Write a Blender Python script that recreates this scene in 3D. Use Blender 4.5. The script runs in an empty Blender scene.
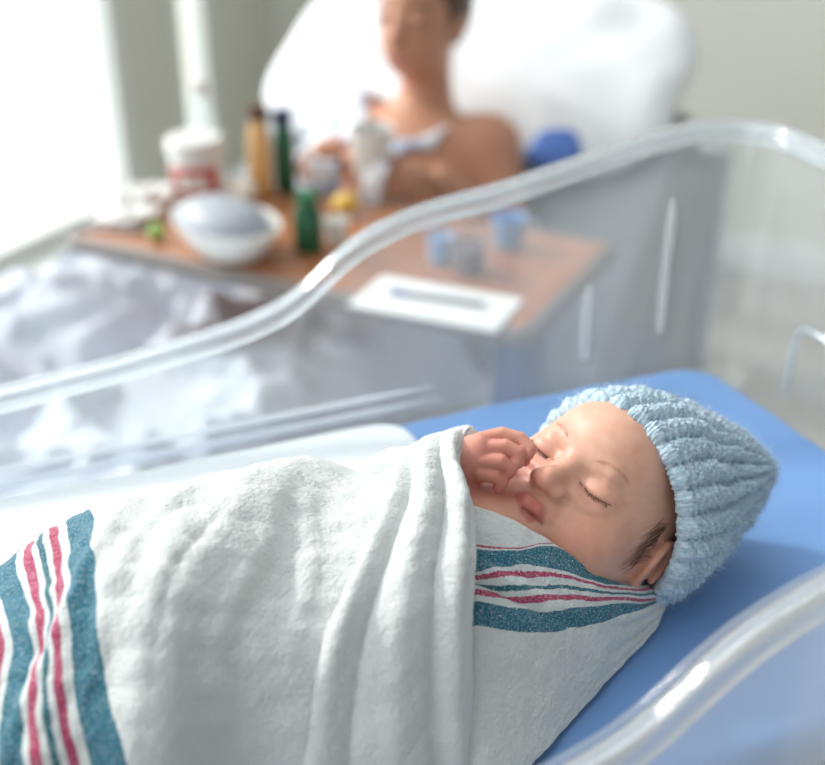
import bpy, math, random
import numpy as np
from mathutils import Vector, Matrix

# ------------------------------------------------------------------ camera, sky, sun, exposure
ZB = 0.95                                   # height of the bassinet mattress top above the floor
PITCH = math.radians(28.0); AZ = math.radians(67.7); FPX = 1146.0
FWD = np.array([math.cos(AZ), math.sin(AZ), 0.0]); RGT = np.array([math.sin(AZ), -math.cos(AZ), 0.0]); UPZ = np.array([0, 0, 1.0])
CD = FWD*math.cos(PITCH) - UPZ*math.sin(PITCH)          # view direction
CU = FWD*math.sin(PITCH) + UPZ*math.cos(PITCH)          # camera up
CAM = np.array([-0.178, -0.475, ZB + 0.40])
sc = bpy.context.scene
col = sc.collection
cd = bpy.data.cameras.new('camera'); cam = bpy.data.objects.new('camera', cd); col.objects.link(cam)
cam.matrix_world = Matrix(((RGT[0], CU[0], -CD[0], CAM[0]), (RGT[1], CU[1], -CD[1], CAM[1]), (RGT[2], CU[2], -CD[2], CAM[2]), (0, 0, 0, 1)))
cd.sensor_width = 36.0; cd.sensor_fit = 'HORIZONTAL'; cd.lens = 36.0*FPX/825.0
cd.clip_start = 0.02
cd.dof.use_dof = True; cd.dof.focus_distance = 0.555; cd.dof.aperture_fstop = 4.2; cd.dof.aperture_blades = 0
sc.camera = cam

SUN_AZ = np.array([-0.60, 0.80]); SUN_EL = math.radians(35)
SUNV = np.array([SUN_AZ[0]*math.cos(SUN_EL), SUN_AZ[1]*math.cos(SUN_EL), math.sin(SUN_EL)])   # towards the sun
w = bpy.data.worlds.new('sky'); sc.world = w; w.use_nodes = True
wn = w.node_tree.nodes; wl = w.node_tree.links; wn.clear()
wo = wn.new('ShaderNodeOutputWorld'); bg = wn.new('ShaderNodeBackground'); wl.new(bg.outputs[0], wo.inputs[0])
tc = wn.new('ShaderNodeTexCoord'); vm = wn.new('ShaderNodeVectorMath'); vm.operation = 'DOT_PRODUCT'
wl.new(tc.outputs['Generated'], vm.inputs[0]); vm.inputs[1].default_value = (SUN_AZ[0], SUN_AZ[1], 0.12)
mr = wn.new('ShaderNodeMapRange'); mr.interpolation_type = 'SMOOTHSTEP'
mr.inputs[1].default_value = -0.1; mr.inputs[2].default_value = 0.6; mr.inputs[3].default_value = 0.39; mr.inputs[4].default_value = 2.8
wl.new(vm.outputs['Value'], mr.inputs[0]); wl.new(mr.outputs[0], bg.inputs[1])
bg.inputs[0].default_value = (0.93, 0.98, 1.0, 1)
sd = bpy.data.lights.new('sun', 'SUN'); sun = bpy.data.objects.new('sun', sd); col.objects.link(sun)
sd.energy = 2.6; sd.angle = math.radians(6); sd.color = (1.0, 0.97, 0.91)
sun.rotation_euler = Vector(SUNV).to_track_quat('Z', 'Y').to_euler(); sun.location = (-2.5, 3.0, 3.5)
sc.view_settings.view_transform = 'Standard'; sc.view_settings.look = 'None'
sc.view_settings.exposure = 0.0; sc.view_settings.gamma = 1.0; sc.view_settings.use_curve_mapping = False
sc.cycles.use_denoising = True
sc.cycles.max_bounces = 10; sc.cycles.transparent_max_bounces = 24

# ------------------------------------------------------------------ helpers
rng = np.random.default_rng(7); random.seed(7)

def at(px, py, z):
    """point of the place at height z (above the floor) along a sight line, used to lay out the table things"""
    d = CD + RGT*(px-412.5)/FPX - CU*(py-382.5)/FPX
    return CAM + d*(z-CAM[2])/d[2]

def s2l(c): return tuple(((v/255)/12.92 if v/255 <= 0.04045 else ((v/255+0.055)/1.055)**2.4) for v in c)

def mat(name, rgb, rough=0.6, metal=0.0, spec=0.5, noise=None, bump=None, sss=0.0, sheen=0.0, trans=0.0, coat=0.0, emit=None):
    m = bpy.data.materials.new(name); m.use_nodes = True
    nt = m.node_tree; b = nt.nodes['Principled BSDF']
    c = s2l(rgb)+(1,)
    b.inputs['Base Color'].default_value = c; b.inputs['Roughness'].default_value = rough
    b.inputs['Metallic'].default_value = metal; b.inputs['Specular IOR Level'].default_value = spec
    b.inputs['Transmission Weight'].default_value = trans; b.inputs['Coat Weight'].default_value = coat
    b.inputs['Sheen Weight'].default_value = sheen
    if sss: b.inputs['Subsurface Weight'].default_value = sss; b.inputs['Subsurface Radius'].default_value = (1, .35, .2); b.inputs['Subsurface Scale'].default_value = .004
    if emit: b.inputs['Emission Color'].default_value = c; b.inputs['Emission Strength'].default_value = emit
    tcn = nt.nodes.new('ShaderNodeTexCoord')
    if noise:                                # (rgb2, scale, [contrast])
        n = nt.nodes.new('ShaderNodeTexNoise'); n.inputs['Scale'].default_value = noise[1]; n.inputs['Detail'].default_value = 4
        nt.links.new(tcn.outputs['Object'], n.inputs['Vector'])
        r = nt.nodes.new('ShaderNodeValToRGB'); k = noise[2] if len(noise) > 2 else .2
        r.color_ramp.elements[0].position = .5-k; r.color_ramp.elements[1].position = .5+k
        r.color_ramp.elements[0].color = c; r.color_ramp.elements[1].color = s2l(noise[0])+(1,)
        nt.links.new(n.outputs['Fac'], r.inputs[0]); nt.links.new(r.outputs[0], b.inputs['Base Color'])
    if bump:                                 # (scale, strength, distance)
        n = nt.nodes.new('ShaderNodeTexNoise'); n.inputs['Scale'].default_value = bump[0]; n.inputs['Detail'].default_value = 6
        nt.links.new(tcn.outputs['Object'], n.inputs['Vector'])
        bp = nt.nodes.new('ShaderNodeBump'); bp.inputs['Strength'].default_value = bump[1]; bp.inputs['Distance'].default_value = bump[2]
        nt.links.new(n.outputs['Fac'], bp.inputs['Height']); nt.links.new(bp.outputs[0], b.inputs['Normal'])
    return m

def acrylic(name, tint=(1, 1, 1), gloss=1.0, rough=0.02, haze=0.0, ior=1.49, refr=0.0):
    """clear moulded acrylic sheet: lets light through, mirrors by Fresnel"""
    m = bpy.data.materials.new(name); m.use_nodes = True; nt = m.node_tree; nt.nodes.clear()
    o = nt.nodes.new('ShaderNodeOutputMaterial'); mx = nt.nodes.new('ShaderNodeMixShader')
    t = nt.nodes.new('ShaderNodeBsdfTransparent'); t.inputs[0].default_value = tint+(1,)
    lw = None; g = nt.nodes.new('ShaderNodeBsdfGlossy'); g.inputs['Roughness'].default_value = rough
    lw = nt.nodes.new('ShaderNodeLayerWeight'); pw = nt.nodes.new('ShaderNodeMath'); pw.operation = 'POWER'; pw.inputs[1].default_value = 5.0; nt.links.new(lw.outputs['Facing'], pw.inputs[0])
    fr = nt.nodes.new('ShaderNodeMath'); fr.operation = 'MULTIPLY_ADD'; fr.inputs[1].default_value = .96; fr.inputs[2].default_value = .04; nt.links.new(pw.outputs[0], fr.inputs[0])   # Schlick
    mu = nt.nodes.new('ShaderNodeMath'); mu.operation = 'MULTIPLY'; mu.inputs[1].default_value = gloss; mu.use_clamp = True
    nt.links.new(fr.outputs[0], mu.inputs[0]); nt.links.new(mu.outputs[0], mx.inputs[0])
    nt.links.new(t.outputs[0], mx.inputs[1]); nt.links.new(g.outputs[0], mx.inputs[2])
    last = mx
    if refr:                                  # thick solid pieces bend the light
        gl = nt.nodes.new('ShaderNodeBsdfGlass'); gl.inputs['IOR'].default_value = ior; gl.inputs['Roughness'].default_value = rough; gl.inputs['Color'].default_value = (.97, .985, .99, 1)
        m3 = nt.nodes.new('ShaderNodeMixShader'); m3.inputs[0].default_value = refr; nt.links.new(last.outputs[0], m3.inputs[1]); nt.links.new(gl.outputs[0], m3.inputs[2]); last = m3
    if haze:
        base_ = last
        d = nt.nodes.new('ShaderNodeBsdfTranslucent'); d.inputs[0].default_value = (.95, .97, 1, 1)
        d2 = nt.nodes.new('ShaderNodeBsdfDiffuse'); d2.inputs[0].default_value = (.95, .97, 1, 1)
        m0 = nt.nodes.new('ShaderNodeMixShader'); nt.links.new(d.outputs[0], m0.inputs[1]); nt.links.new(d2.outputs[0], m0.inputs[2])
        m2 = nt.nodes.new('ShaderNodeMixShader'); m2.inputs[0].default_value = haze
        nt.links.new(base_.outputs[0], m2.inputs[1]); nt.links.new(m0.outputs[0], m2.inputs[2]); last = m2
    nt.links.new(last.outputs[0], o.inputs[0])
    return m

def tag(o, label=None, cat=None, group=None, kind=None):
    if label: o['label'] = label
    if cat: o['category'] = cat
    if group: o['group'] = group
    if kind: o['kind'] = kind
    return o

def empty(name, loc, rz=0.0):
    o = bpy.data.objects.new(name, None); col.objects.link(o); o.location = loc; o.rotation_euler = (0, 0, rz); o.empty_display_size = .05
    return o

def link(name, me, m=None, parent=None, loc=None, smooth=True):
    o = bpy.data.objects.new(name, me); col.objects.link(o)
    if m is not None:
        for q in (m if isinstance(m, (list, tuple)) else [m]): me.materials.append(q)
    if parent is not None: o.parent = parent
    if loc is not None: o.location = loc
    if smooth: me.shade_smooth()
    return o

def fast_mesh(name, V, Fq):
    V = np.asarray(V, np.float32).reshape(-1, 3); Fq = np.asarray(Fq, np.int32)
    me = bpy.data.meshes.new(name)
    k = Fq.shape[1]
    me.vertices.add(len(V)); me.vertices.foreach_set('co', V.ravel())
    me.loops.add(Fq.size); me.loops.foreach_set('vertex_index', Fq.ravel())
    me.polygons.add(len(Fq)); me.polygons.foreach_set('loop_start', np.arange(0, Fq.size, k, dtype=np.int32))
    me.update(calc_edges=True); me.validate()
    return me

class MB:
    """collects simple shapes into one mesh"""
    def __init__(s): s.v = []; s.f = []
    def add(s, V, F):
        o = len(s.v); s.v += [tuple(map(float, q)) for q in V]; s.f += [tuple(int(i)+o for i in q) for q in F]; return s
    def box(s, c, d, rz=0.0, bev=0.0):
        hx, hy, hz = d[0]/2, d[1]/2, d[2]/2
        b = min(bev, hx*.9, hy*.9, hz*.9)
        cs, sn = math.cos(rz), math.sin(rz); V = []; 
        if b <= 0:
            for z in (-hz, hz):
                for x, y in ((-hx, -hy), (hx, -hy), (hx, hy), (-hx, hy)): V.append((x, y, z))
            F = [(3, 2, 1, 0), (4, 5, 6, 7), (0, 1, 5, 4), (1, 2, 6, 5), (2, 3, 7, 6), (3, 0, 4, 7)]
        else:
            rings = []; n = 4
            for k in range(5):               # vertical rounding
                a = math.pi/2*k/4; rings.append((-hz+b-b*math.cos(a), -b+b*math.sin(a)))
            rings = rings + [(-z, o) for z, o in reversed(rings)]
            L = 4*(n+1)
            for z, o in rings:
                for q, (sx, sy) in enumerate(((1, 1), (-1, 1), (-1, -1), (1, -1))):
                    for k in range(n+1):
                        a = math.pi/2*(q+k/n); r = b+o
                        V.append((sx*(hx-b)+max(r, 0)*math.cos(a), sy*(hy-b)+max(r, 0)*math.sin(a), z))
            F = [tuple(reversed(range(L))), tuple(range((len(rings)-1)*L, len(rings)*L))]
            for i in range(len(rings)-1):
                for j in range(L): F.append((i*L+j, i*L+(j+1) % L, (i+1)*L+(j+1) % L, (i+1)*L+j))
        V = [(c[0]+x*cs-y*sn, c[1]+x*sn+y*cs, c[2]+z) for x, y, z in V]
        return s.add(V, F)
    def lathe(s, prof, c=(0, 0, 0), n=40, sx=1.0, sy=1.0, rz=0.0):
        V = []; F = []; cs, sn = math.cos(rz), math.sin(rz)
        for r, z in prof:
            for k in range(n):
                a = 2*math.pi*k/n; x, y = r*math.cos(a)*sx, r*math.sin(a)*sy
                V.append((c[0]+x*cs-y*sn, c[1]+x*sn+y*cs, c[2]+z))
        for i in range(len(prof)-1):
            for k in range(n): F.append((i*n+k, i*n+(k+1) % n, (i+1)*n+(k+1) % n, (i+1)*n+k))
        if prof[0][0] > 1e-6: F.append(tuple(reversed(range(n))))
        if prof[-1][0] > 1e-6: F.append(tuple(range((len(prof)-1)*n, len(prof)*n)))
        return s.add(V, F)
    def tube(s, pts, r, n=12, cap=True):
        P = np.array(pts, float); m = len(P); rr = np.broadcast_to(np.array(r, float), (m,))
        T = np.gradient(P, axis=0); T /= np.linalg.norm(T, axis=1)[:, None]+1e-12
        up = np.array([0, 0, 1.0]) if abs(T[0][2]) < .9 else np.array([1.0, 0, 0])
        A = np.cross(T[0], up); A /= np.linalg.norm(A); V = []; F = []
        for i in range(m):
            A = A-T[i]*(A@T[i]); A /= np.linalg.norm(A); B = np.cross(T[i], A)
            for k in range(n):
                a = 2*math.pi*k/n; V.append(P[i]+rr[i]*(A*math.cos(a)+B*math.sin(a)))
        for i in range(m-1):
            for k in range(n): F.append((i*n+k, i*n+(k+1) % n, (i+1)*n+(k+1) % n, (i+1)*n+k))
        if cap: F.append(tuple(reversed(range(n)))); F.append(tuple(range((m-1)*n, m*n)))
        return s.add(V, F)
    def build(s, name, m, parent=None, loc=None, smooth=True, auto=True):
        me = bpy.data.meshes.new(name); me.from_pydata(s.v, [], s.f); me.update()
        o = link(name, me, m, parent, loc, smooth)
        if smooth and auto:
            me.set_sharp_from_angle(angle=math.radians(42))
        return o

def catmull(C, n):
    """Catmull-Rom through control rows C (m, ...) -> n rows"""
    C = np.asarray(C, float); m = len(C); t = np.linspace(0, m-1, n); i = np.clip(t.astype(int), 0, m-2); f = (t-i).reshape((-1,)+(1,)*(C.ndim-1))
    E = np.concatenate([[2*C[0]-C[1]], C, [2*C[-1]-C[-2]]])
    p0, p1, p2, p3 = E[i], E[i+1], E[i+2], E[i+3]
    return .5*((2*p1)+(-p0+p2)*f+(2*p0-5*p1+4*p2-p3)*f**2+(-p0+3*p1-3*p2+p3)*f**3)

def grid_faces(m, n, cu=False, cv=False):
    I = np.arange(m if cu else m-1); J = np.arange(n if cv else n-1)
    I, J = np.meshgrid(I, J, indexing='ij'); I2 = (I+1) % m; J2 = (J+1) % n
    return np.stack([I*n+J, I2*n+J, I2*n+J2, I*n+J2], -1).reshape(-1, 4)

def grid_normals(P):
    N = np.cross(np.gradient(P, axis=0), np.gradient(P, axis=1)); return N/(np.linalg.norm(N, axis=-1, keepdims=True)+1e-12)

class Waves:
    """smooth random field: a sum of plane waves"""
    def __init__(s, seed, wavelength, n=24, dim=3, spread=.5):
        r = np.random.default_rng(seed); k = r.normal(size=(n, dim)); k /= np.linalg.norm(k, axis=1)[:, None]
        s.k = k*(2*np.pi/wavelength)*np.exp(r.normal(size=(n, 1))*spread*.6); s.p = r.uniform(0, 2*np.pi, n); s.n = n
    def __call__(s, P):
        P = np.asarray(P); out = np.zeros(P.shape[:-1])
        for k, p in zip(s.k, s.p): out += np.sin(P@k+p)
        return out/math.sqrt(s.n)

# signed-distance sculpting ------------------------------------------------
def smin(a, b, k): h = np.clip(.5+.5*(b-a)/k, 0, 1); return b*(1-h)+a*h-k*h*(1-h)
def smax(a, b, k): return -smin(-a, -b, k)
def sph(p, c, r): return np.linalg.norm(p-np.array(c), axis=-1)-r
def ell(p, c, r):
    q = (p-np.array(c)); r = np.array(r); k0 = np.linalg.norm(q/r, axis=-1); k1 = np.linalg.norm(q/(r*r), axis=-1)+1e-9
    return k0*(k0-1)/k1
def cap(p, a, b, ra, rb=None):
    a = np.array(a, float); b = np.array(b, float); rb = ra if rb is None else rb
    ab = b-a; h = np.clip(((p-a)@ab)/(ab@ab+1e-12), 0, 1)
    return np.linalg.norm(p-a-h[..., None]*ab, axis=-1)-(ra+(rb-ra)*h)
def chain(p, pts, rs, k=.1):
    d = None
    for i in range(len(pts)-1):
        e = cap(p, pts[i], pts[i+1], rs[i], rs[i+1]); d = e if d is None else smin(d, e, k)
    return d

def surface_nets(fn, lo, hi, res, B=16):
    """polygonise fn(points)->distance on a block-sparse grid"""
    lo = np.array(lo, float); n = np.ceil((np.array(hi)-lo)/res/B).astype(int)*B
    V = np.full(n, 1.0, np.float32)
    nb = n//B
    bc = (np.stack(np.meshgrid(*[np.arange(k) for k in nb], indexing='ij'), -1).reshape(-1, 3))
    cen = lo+(bc*B+B/2-.5)*res; dc = fn(cen); half = res*B*.9*1.25
    loc = np.stack(np.meshgrid(*[np.arange(B)]*3, indexing='ij'), -1).reshape(-1, 3)
    for b, d in zip(bc, dc):
        i, j, k = b*B
        if abs(d) > half: V[i:i+B, j:j+B, k:k+B] = d; continue
    act = bc[np.abs(dc) <= half]
    for c0 in range(0, len(act), 48):
        ch = act[c0:c0+48]; P = lo+((ch[:, None, :]*B)+loc[None])*res
        D = fn(P.reshape(-1, 3)).reshape(len(ch), B, B, B)
        for b, d in zip(ch, D): i, j, k = b*B; V[i:i+B, j:j+B, k:k+B] = d
    S = V < 0
    c = np.zeros(tuple(n-1), np.int8)
    for dx in (0, 1):
        for dy in (0, 1):
            for dz in (0, 1): c += S[dx:n[0]-1+dx, dy:n[1]-1+dy, dz:n[2]-1+dz]
    cells = np.argwhere((c > 0) & (c < 8)); acc = np.zeros((len(cells), 3)); cnt = np.zeros(len(cells))
    corners = [(x, y, z) for x in (0, 1) for y in (0, 1) for z in (0, 1)]
    for a in corners:
        for ax in range(3):
            if a[ax] == 1: continue
            b = list(a); b[ax] = 1
            va = V[cells[:, 0]+a[0], cells[:, 1]+a[1], cells[:, 2]+a[2]]; vb = V[cells[:, 0]+b[0], cells[:, 1]+b[1], cells[:, 2]+b[2]]
            x = (va < 0) != (vb < 0); t = np.where(x, va/(va-vb+1e-12), 0)
            p = np.array(a, float)[None]+np.zeros((len(cells), 1)); p[:, ax] += t
            acc[x] += p[x]; cnt[x] += 1
    pts = lo+(cells+acc/cnt[:, None])*res
    idx = np.full(tuple(n-1), -1, np.int32); idx[cells[:, 0], cells[:, 1], cells[:, 2]] = np.arange(len(cells))
    F = []
    for ax in range(3):
        s0 = [slice(1, n[k]-1) for k in range(3)]; s1 = list(s0); s0[ax] = slice(0, n[ax]-1); s1[ax] = slice(1, n[ax])
        A, Bs = S[tuple(s0)], S[tuple(s1)]; e = np.argwhere(A != Bs)
        off = np.array([1, 1, 1]); off[ax] = 0; e2 = e+off
        u, v = (ax+1) % 3, (ax+2) % 3
        def I(du, dv):
            q = e2.copy(); q[:, u] -= du; q[:, v] -= dv; return idx[q[:, 0], q[:, 1], q[:, 2]]
        quad = np.stack([I(1, 1), I(0, 1), I(0, 0), I(1, 0)], 1)
        inside = A[e[:, 0], e[:, 1], e[:, 2]]
        quad[~inside] = quad[~inside][:, ::-1]; F.append(quad)
    F = np.concatenate(F); F = F[(F >= 0).all(1)]
    return pts, F

def tint_attr(me, C, name='tint'):
    a = me.color_attributes.new(name, 'FLOAT_COLOR', 'POINT')
    C = np.concatenate([np.asarray(C, np.float32), np.ones((len(C), 1), np.float32)], 1); a.data.foreach_set('color', C.ravel())
def float_attr(me, X, name):
    a = me.attributes.new(name, 'FLOAT', 'POINT'); a.data.foreach_set('value', np.asarray(X, np.float32).ravel())

def skin_mat(name, sub=.25, rough=.42, scale=.004, bump=.12):
    m = bpy.data.materials.new(name); m.use_nodes = True; nt = m.node_tree; b = nt.nodes['Principled BSDF']
    a = nt.nodes.new('ShaderNodeAttribute'); a.attribute_name = 'tint'; nt.links.new(a.outputs['Color'], b.inputs['Base Color'])
    b.inputs['Roughness'].default_value = rough; b.inputs['Subsurface Weight'].default_value = sub
    b.inputs['Subsurface Radius'].default_value = (1, .32, .16); b.inputs['Subsurface Scale'].default_value = scale
    b.inputs['Specular IOR Level'].default_value = .42
    t = nt.nodes.new('ShaderNodeTexCoord'); n = nt.nodes.new('ShaderNodeTexNoise'); n.inputs['Scale'].default_value = 650; n.inputs['Detail'].default_value = 3
    nt.links.new(t.outputs['Object'], n.inputs['Vector']); bp = nt.nodes.new('ShaderNodeBump'); bp.inputs['Strength'].default_value = bump; bp.inputs['Distance'].default_value = .0006
    nt.links.new(n.outputs['Fac'], bp.inputs['Height']); nt.links.new(bp.outputs[0], b.inputs['Normal'])
    return m
# ------------------------------------------------------------------ room shell
EB = np.array([.757, .653, 0]); GB = np.array([-.653, .757, 0])      # along the bed towards its head / across towards the window
ROT = math.atan2(EB[1], EB[0])
def room(e, g, z): return EB*e+GB*g+np.array([0, 0, z])
M_wall = mat('pale_wall_paint', (224, 224, 213), .8, noise=((228, 228, 218), 3, .3))
M_white = mat('white_window_paint', (236, 238, 234), .5)
M_floor = mat('beige_vinyl_floor', (176, 170, 158), .4, noise=((186, 182, 172), 14, .25))
M_glass = acrylic('window_glass', gloss=.6)
def structure(name, mb, m, parent=None):
    o = mb.build(name, m, parent)
    if parent is None: o['kind'] = 'structure'
    return o
# floor
c = room(.35, -.2, 0); structure('floor', MB().box((c[0], c[1], -.03), (5.6, 4.6, .06), ROT), M_floor)
# window wall (far left) : piers, low wall under the glass, header, two panes
GW = 2.05; E0, E1 = -2.6, 3.0; WZ0, WZ1 = .16, 3.0
PANES = [(-1.6, -.44), (-.36, 2.215), (2.44, 2.66)]
def wall_piece(e0, e1, z0, z1): c_ = room((e0+e1)/2, GW+.08, (z0+z1)/2); return (c_, (e1-e0, .16, z1-z0))
mb = MB()
for e0, e1, z0, z1 in ((E0, E1, -.0, WZ0), (E0, E1, WZ1, 3.25), (E0, PANES[0][0], WZ0, WZ1), (PANES[0][1], PANES[1][0], WZ0, WZ1), (PANES[1][1], PANES[2][0], WZ0, WZ1), (PANES[2][1], E1, WZ0, WZ1)):
    c_, d_ = wall_piece(e0, e1, z0, z1); mb.box(c_, d_, ROT)
structure('wall_left', mb, M_wall)
for i, (e0, e1) in enumerate(PANES):
    f = MB()
    for a, b, z0, z1 in ((e0, e0+.05, WZ0, WZ1), (e1-.05, e1, WZ0, WZ1), (e0, e1, WZ0, WZ0+.05), (e0, e1, WZ1-.05, WZ1)):
        f.box(room((a+b)/2, GW+.04, (z0+z1)/2), (b-a, .07, z1-z0), ROT)
    fo = structure('window_%d' % (i+1), f, M_white)
    g_ = MB().box(room((e0+e1)/2, GW+.05, (WZ0+WZ1)/2), (e1-e0-.09, .006, WZ1-WZ0-.09), ROT); g_.build('pane', M_glass, fo)
structure('trim_1', MB().box(room(.65, GW-.05, WZ0-.02), (4.2, .14, .035), ROT, .006), M_white)
# wall behind the head of the bed
EW = 2.95
mb = MB().box(room(EW+.08, -.1, 1.625), (.16, 4.3, 3.25), ROT); structure('wall_back', mb, M_wall)
structure('baseboard_back', MB().box(room(EW-.008, -.1, .05), (.016, 4.3, .10), ROT, .004), M_white)
# ------------------------------------------------------------------ bassinet on its cart
M_acr = acrylic('clear_acrylic', tint=(.955, .967, .972), gloss=1.0, rough=.03, haze=.09)
M_rim = acrylic('clear_acrylic_rim', tint=(.93, .95, .96), gloss=2.2, rough=.05, haze=.12, refr=.40)
M_edge = acrylic('milky_highlight_acrylic', tint=(.95, .97, .98), gloss=1.6, rough=.12, haze=.40)  # milky white put in for the bright highlights on the ledge
M_cart = mat('white_laminate_cart', (226, 228, 226), .45)
M_castor = mat('dark_rubber', (48, 50, 54), .6)
bas = tag(empty('bassinet', (0, 0, 0)), 'clear plastic hospital bassinet tub on a white cart around the blue mattress', 'bassinet')
def rim_h(x):
    xs = [-.40, -.30, -.20, -.10, -.02, .02, .05, .08, .12, .20, .28, .34, .40]
    zs = [.044, .046, .051, .060, .072, .085, .112, .128, .138, .154, .170, .177, .178]
    return np.interp(x, np.linspace(-.4, .4, 161), np.convolve(np.pad(np.interp(np.linspace(-.4, .4, 161), xs, zs), 3, mode='edge'), np.ones(7)/7, 'valid'))
NPR = 560
def perim(hx, hy, r, cx=0.0, n=NPR):
    """rounded rectangle, evenly spaced points and outward normals"""
    segs = [(hx-r, hy-r, 0), (-(hx-r), hy-r, 1), (-(hx-r), -(hy-r), 2), (hx-r, -(hy-r), 3)]; P = []
    for cx_, cy_, q_ in segs:
        for k in range(33):
            a = math.pi/2*(q_+k/32); P.append((cx_+r*math.cos(a), cy_+r*math.sin(a)))
    P = np.array(P+[P[0]]); s_ = np.concatenate([[0], np.cumsum(np.linalg.norm(np.diff(P, axis=0), axis=1))])
    t = np.linspace(0, s_[-1], n, endpoint=False)
    Q = np.stack([np.interp(t, s_, P[:, 0])+cx, np.interp(t, s_, P[:, 1])], 1)
    T = np.roll(Q, -1, 0)-np.roll(Q, 1, 0); Nn_ = np.stack([T[:, 1], -T[:, 0]], 1); Nn_ /= np.linalg.norm(Nn_, axis=1)[:, None]
    return Q, Nn_
Q0, N0 = perim(.343, .183, .026, .002)
hz = rim_h(Q0[:, 0])
def loft(prof, name, m, parent, close=False):
    """prof: (outward offset, height as fraction of the wall, extra height)"""
    R_ = []
    for o_, f_, dz in prof:
        ks_ = np.clip((Q0[:, 0]-.10)/.08, 0, 1); xy = Q0+N0*(o_-.010*min(max(o_/.012, 0), 1)*ks_*ks_*(3-2*ks_))[:, None]; R_.append(np.concatenate([xy, (ZB-.012+(hz+.012)*f_+dz)[:, None]], 1))
    R_ = np.array(R_); me_ = fast_mesh(name, R_.reshape(-1, 3), grid_faces(len(R_), NPR, cu=close, cv=True)); return link(name, me_, m, parent)
wall = [(-.004, 0, -.068), (.0, 0, -.06), (.001, 0, -.012), (.004, 0, -.004), (.012, 0, -.001), (.0145, 0, .004)]
wall += [(.0145+.010*f, f, .004*(1-f)) for f in np.linspace(.04, .93, 14)]+[(.0255, .97, 0), (.029, .995, 0)]
tub = loft(wall, 'tub', M_acr, bas)
so = tub.modifiers.new('thickness', 'SOLIDIFY'); so.thickness = .0035; so.offset = 1
fl = MB().box((.002, 0, ZB-.082), (.66, .345, .008), 0, .003); fl.build('tub_floor', M_acr, bas)
# rolled rim: up, over and down outside, a solid lip
lip = [(.0265, 1, -.012), (.0270, 1, -.003), (.0282, 1, .0012), (.0312, 1, .0036), (.0350, 1, .0040), (.0388, 1, .0022), (.0410, 1, -.0018), (.0416, 1, -.0075), (.0400, 1, -.0080), (.0384, 1, -.0035), (.0355, 1, -.0006), (.0330, 1, -.0006), (.0312, 1, -.003), (.0305, 1, -.012)]
loft(lip, 'rim', M_rim, bas, close=True)
bead = lambda o_, dz, r: [(o_+r*math.cos(a), 0, dz+r*math.sin(a)) for a in np.linspace(0, 2*np.pi, 12, endpoint=False)]
for sy in (1, -1):  # thin whitish tubes added in place of highlights along the ledge edges
    for y_, z_ in ((.1885, .0015), (.2005, .0055)):
        xs_ = np.linspace(-.285, .115, 40); rr_ = .0024*np.clip((.115-xs_)/.05, .15, 1)
        mb = MB().tube(np.stack([xs_, sy*(y_+0*xs_), ZB+z_+0*xs_], 1), rr_, 10); mb.build('ledge_highlight', M_edge, bas)
# moulded upright ribs in the far side and the head end
def rib(pts, r): mb_ = MB(); mb_.tube(catmull(np.array(pts), 30), np.interp(np.linspace(0, 1, 30), [0, .1, .9, 1], [r*.6, r, r, r*.6]), 12); mb_.build('moulded_rib', M_rim, bas)
rib([(.232, .187, ZB+.012), (.234, .1905, ZB+.04), (.236, .193, ZB+.068)], .0035)
rib([(.300, .190, ZB+.02), (.302, .194, ZB+.07), (.304, .197, ZB+.125)], .003)
rib([(.345, .094, ZB+.002), (.3475, .096, ZB+.03), (.3495, .095, ZB+.052), (.350, .087, ZB+.058), (.350, .066, ZB+.0585), (.3495, .042, ZB+.056), (.3475, .036, ZB+.03), (.345, .035, ZB+.004)], .0032)
# cart
mb = MB().box((0, 0, .53), (.60, .34, .64), 0, .012); mb.build('cabinet', M_cart, bas)
mb = MB().box((0, 0, ZB-.092), (.70, .385, .016), 0, .006); mb.build('cradle_shelf', M_cart, bas)
for z_ in (.40, .66):
    dr = MB().box((0, -.174, z_), (.55, .014, .22), 0, .004).build('drawer', M_cart, bas)
    MB().tube([(-.08, -.182, z_+.03), (-.075, -.198, z_+.03), (.075, -.198, z_+.03), (.08, -.182, z_+.03)], .005).build('handle', mat('brushed_steel', (170, 172, 174), .35, metal=1), dr)
for sx in (-1, 1):
    for sy in (-1, 1):
        mb = MB().tube([(sx*.25, sy*.13, .055-.0), (sx*.25, sy*.13, .215)], .012); mb.lathe([(.0, -.016), (.035, -.016), (.05, -.010), (.05, .010), (.035, .016), (0, .016)], (0, 0, 0))
        V_ = mb.v; n_ = 12*2; mb.v = V_[:n_]+[(sx*.25+z, sy*.13+y, .05+x) for x, y, z in V_[n_:]]
        mb.build('caster', M_castor, bas)
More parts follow.
